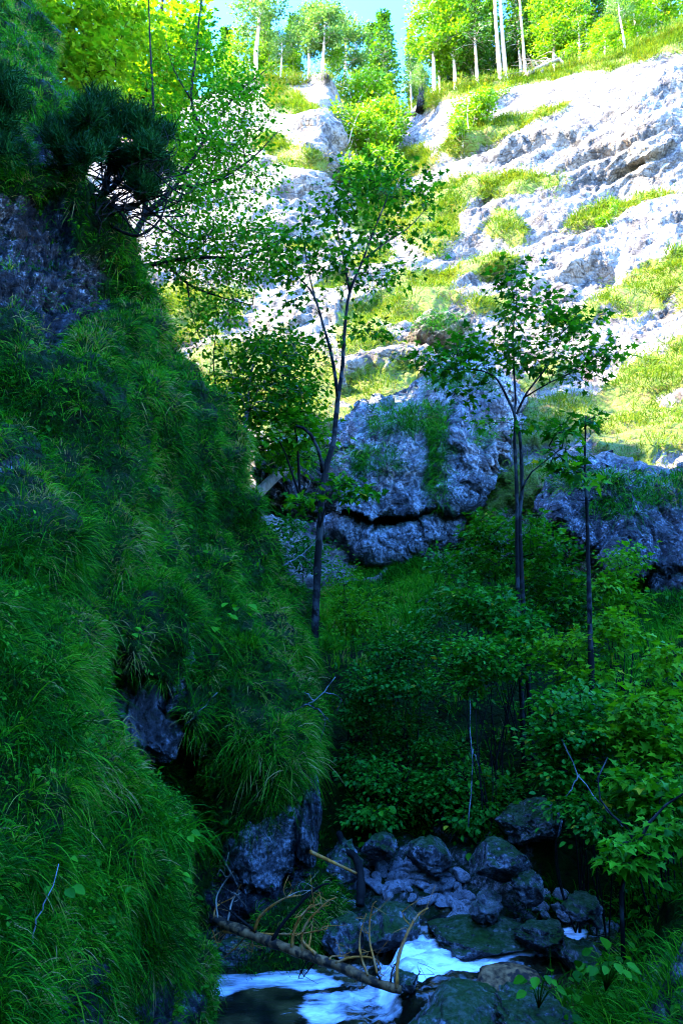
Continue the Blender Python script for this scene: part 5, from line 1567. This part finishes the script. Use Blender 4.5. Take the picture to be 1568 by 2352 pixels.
b = P(588, 1140, 11.2)
w = Wood()
w.tube(catmull(np.array([P(584, 1142, 11.3), P(620, 1106, 11.5), P(655, 1076, 11.8)]) - b, 12), np.linspace(.10, .085, 12), 12, .03)
props(link('leaning_log', w.data('leaning_log'), M['grey_wood'], None, b.tolist()), 'cut grey log leaning in the dark hollow beside the slope', 'log')
# bare twigs
TW = [('bare white twig branching at the right flank of the second buttress', [[(640, 1640, 7.6), (700, 1620, 7.5), (745, 1590, 7.5), (770, 1555, 7.6)], [(700, 1620, 7.5), (742, 1640, 7.4), (735, 1705, 7.4)], [(745, 1590, 7.5), (780, 1600, 7.4), (772, 1640, 7.4)], [(720, 1608, 7.5), (700, 1590, 7.4)], [(742, 1640, 7.4), (760, 1660, 7.4)]], .007),
      ('thin pale twig crossing the dark rock of the left bank', [[(425, 1665, 6.4), (460, 1630, 6.3), (500, 1590, 6.3)]], .005), ('bare twig sticking out beside the forked trunk', [[(650, 1300, 9.2), (690, 1275, 9.2), (730, 1235, 9.3)], [(690, 1275, 9.2), (715, 1290, 9.2)]], .008),
      ('long pale stalk across the near bulge', [[(75, 2170, 3.2), (100, 2080, 3.2), (135, 1985, 3.3)]], .004), ('crooked grey twig hanging among leaves on the right bank', [[(1290, 1700, 6.6), (1330, 1780, 6.4), (1380, 1850, 6.0), (1430, 1900, 5.5)], [(1330, 1780, 6.4), (1300, 1830, 6.3)]], .007),
      ('slim pale stem rising through the black hollow', [[(1075, 1900, 7.6), (1085, 1790, 7.7), (1080, 1680, 7.8), (1078, 1600, 7.9)], [(1082, 1720, 7.8), (1100, 1760, 7.7)]], .007)]
for lb, lines, r in TW:
    b = P(*lines[0][0])
    w = Wood()
    for ln in lines:
        q = catmull(np.array([P(*a) for a in ln]), 10)
        q[1:-1] += rng.normal(size=(8, 3)) * .008
        w.tube(q - b, np.linspace(r, r * .4, 10), 5)
    props(link('twig', w.data('twig'), M['bark_pale'], None, b.tolist()), lb, 'twig')

# broad-leaved herbs on the bank, each a small plant
HB = [(545, 1450, 7.2, 9, .09, 'bluish butterbur leaves near the top of the second buttress'), (500, 1465, 7.0, 7, .08, 'small butterbur on the edge of the dark recess'), (1000, 1330, 11.5, 8, .1, 'pale broad leaves in the grass hollow'), (390, 2050, 4.6, 12, .05, 'light green herb on the outer face of the near bulge'), (130, 2060, 3.4, 6, .05, 'broad-leaved seedling low on the near bulge'), (430, 860, 8.6, 8, .06, 'bright herb on the crest of the slope'), (180, 540, 8.2, 9, .06, 'light herb under the overhanging pine'),
      (170, 790, 6.6, 7, .06, 'blue flowered herb on the bare rock edge'), (290, 1480, 5.8, 7, .05, 'dark herb above the recess'), (870, 1900, 7.9, 10, .07, 'fresh green herb above the rubble heap'), (1240, 2300, 4.7, 12, .06, 'leafy stalk in front of the brown boulder'), (1395, 2260, 4.6, 14, .06, 'small light green seedling at the lower right'), (410, 1960, 4.7, 9, .05, 'round-leaved herb on the shoulder of the near bulge')]
for u, v, Yd, n, s, lb in HB:
    b = P(u, v, Yd)
    e = empty('herb', b.tolist(), lb, 'plant')
    w = Wood()
    pos, yd = [], []
    for k in range(n):
        a = k * 2.4
        t = np.array([math.cos(a) * s * 1.6, math.sin(a) * s * 1.2 - s, s * (1 + 2.2 * rng.random())])
        w.tube(catmull(np.array([[0, .05, -.06], t * .5 + np.array([0, 0, .02]), t]), 5), np.linspace(.003, .0015, 5), 4)
        pos.append(t)
        yd.append([math.cos(a), math.sin(a), -.3])
    link('stem', w.data('stem'), M['herb'], e)
    link('foliage', leaves_data('foliage', 'oval', np.array(pos), np.array(yd), norm(np.array([0, -.4, 1]) + .25 * rng.normal(size=(n, 3))), s * rng.uniform(.8, 1.5, n), np.clip(.55 + .2 * rng.normal(size=n), 0, 1)), M['herb'], e)

# ------------------------------------------------------------------ the stream
wx = np.linspace(-3.4, 3.0, 330)
wy = np.linspace(4.0, 8.0, 220)
X, Yw = np.meshgrid(wx, wy)
q = np.stack([X, Yw, X * 0], -1)
U0, V0 = proj(np.stack([X, Yw, X * 0 + .1], -1))
fall = smooth(X + .25 * perlin(q * 1.7), .35, .62)
zz = .02 + .19 * fall * smooth(Yw, 5.55, 5.85) + .07 * smooth(X, 1.2, 2.4)
turb = np.clip(1.1 * np.exp(-((X - .45) / .42) ** 2) + .6 * fall + .45 * np.exp(-((X - .0) / .5) ** 2), 0, 1.2)
zz = zz + turb * (.055 * fbm(q * np.array([3, 6, 1]), 4) + .02 * ridged(q * np.array([7, 12, 1]), 2)) + .004 * fbm(q * 6, 2)
poly = lambda pl: in_poly(U0 + 12 * perlin(np.stack([U0 / 30, V0 / 14, U0 * 0], -1)), V0 + 6 * perlin(np.stack([U0 / 30, V0 / 14, U0 * 0 + 3], -1)), pl).astype(float)
foam = 1.0 * poly([(860, 2186), (1350, 2190), (1350, 2240), (1240, 2230), (1120, 2265), (880, 2300)]) + .62 * poly([(700, 2262), (900, 2250), (930, 2330), (860, 2330), (720, 2330), (690, 2300)]) + .72 * poly([(470, 2215), (720, 2205), (790, 2240), (720, 2256), (620, 2246), (540, 2256), (470, 2285)]) + .25 * poly([(640, 2290), (760, 2250), (800, 2330), (640, 2340)])
for _ in range(4):
    foam[1:-1, 1:-1] = (foam[1:-1, 1:-1] * 2 + foam[:-2, 1:-1] + foam[2:, 1:-1] + foam[1:-1, :-2] + foam[1:-1, 2:]) / 6
foam = foam * (.82 + .55 * fbm(q * np.array([1.6, 6, 1]) + 5, 4))
k = NT('mountain stream water')
co = k.n('TexCoord').outputs['Object']
st_ = k.n('Mapping', {'Vector': co, 'Scale': (3.2, 13, 13), 'Rotation': (0, 0, .12)}).outputs[0]
fa = k.n('Attribute', attribute_name='foam').outputs['Fac']
nn = k.noise(st_, 1.6, 7, .65, .8)
ff = k.ramp(k.math('ADD', fa, k.math('MULTIPLY', k.math('SUBTRACT', nn, .5), 1.1)), [(.30, 0.0), (.95, 1.0)])
bmp = k.n('Bump', {'Height': k.noise(st_, 1.2, 4, .55, .4), 'Strength': .35, 'Distance': .05}).outputs[0]
wa = k.n('BsdfPrincipled', {'Base Color': k.mix(k.ramp(k.noise(co, 3.0, 5, .6), [(.45, 0.0), (.65, 1.0)]), (.004, .005, .003), (.045, .038, .012)), 'Roughness': .05, 'Normal': bmp, 'Specular IOR Level': .5})
fo = k.n('BsdfPrincipled', {'Base Color': (.82, .85, .88), 'Roughness': .55, 'Normal': bmp})
mx = k.n('MixShader', {0: ff})
k.t.links.new(wa.outputs[0], mx.inputs[1])
k.t.links.new(fo.outputs[0], mx.inputs[2])
M['water'] = k.done(mx.outputs[0])
me = mesh_data('water', np.stack([X, Yw, zz], -1).reshape(-1, 3), grid_faces(220, 330), {'foam': foam}, True)
props(link('water', me, M['water']), 'mountain stream, foaming white over the drop and dark in the pool', 'stream', kind='structure')
# ------------------------------------------------------------------ camera, sun and sky
cd = bpy.data.cameras.new('camera')
cd.sensor_fit = 'HORIZONTAL'
cd.sensor_width = 24.0
cd.lens = 24.0 * F / W
cd.clip_end = 3000
cam = bpy.data.objects.new('camera', cd)
cam.location = CAM
cam.rotation_euler = (math.radians(90) + PITCH, 0, 0)
COL.objects.link(cam)
scene.camera = cam
props(cam, kind='helper')

SUN = norm(np.array([-.72, -.17, .665]))
elev = math.asin(SUN[2])
sl = bpy.data.lights.new('sun', 'SUN')
sl.energy = 2.0
sl.angle = math.radians(.5)
sl.color = (1, .87, .66)
so = bpy.data.objects.new('sun', sl)
so.rotation_euler = Vector(SUN.tolist()).to_track_quat('Z', 'Y').to_euler()
so.location = (SUN * 60).tolist()
COL.objects.link(so)

wd = bpy.data.worlds.new('World')
scene.world = wd
wd.use_nodes = True
nt = wd.node_tree
nt.nodes.clear()
sky = nt.nodes.new('ShaderNodeTexSky')
sky.sky_type = 'NISHITA'
sky.sun_disc = False
sky.sun_elevation = elev
sky.sun_rotation = math.atan2(SUN[0], SUN[1])
sky.air_density = 1.0
sky.dust_density = .3
sky.ozone_density = 8.0
bg = nt.nodes.new('ShaderNodeBackground')
bg.inputs[1].default_value = .15
wo = nt.nodes.new('ShaderNodeOutputWorld')
hs = nt.nodes.new('ShaderNodeHueSaturation')
hs.inputs['Saturation'].default_value = 1.2
hs.inputs['Hue'].default_value = .513
nt.links.new(sky.outputs[0], hs.inputs['Color'])
nt.links.new(hs.outputs[0], bg.inputs[0])
nt.links.new(bg.outputs[0], wo.inputs[0])

scene.view_settings.view_transform = 'Standard'
scene.view_settings.look = 'None'
scene.view_settings.exposure = 5.0
scene.view_settings.gamma = 1
scene.cycles.max_bounces = 4
scene.cycles.diffuse_bounces = 1
scene.cycles.glossy_bounces = 2
scene.cycles.transmission_bounces = 2
scene.cycles.transparent_max_bounces = 4
scene.cycles.use_denoising = True
scene.cycles.sample_clamp_indirect = 2.0
scene.cycles.sampling_pattern = 'BLUE_NOISE'
scene.cycles.use_adaptive_sampling = False
scene.cycles.filter_width = 1.1
scene.cycles.caustics_reflective = False
scene.cycles.caustics_refractive = False
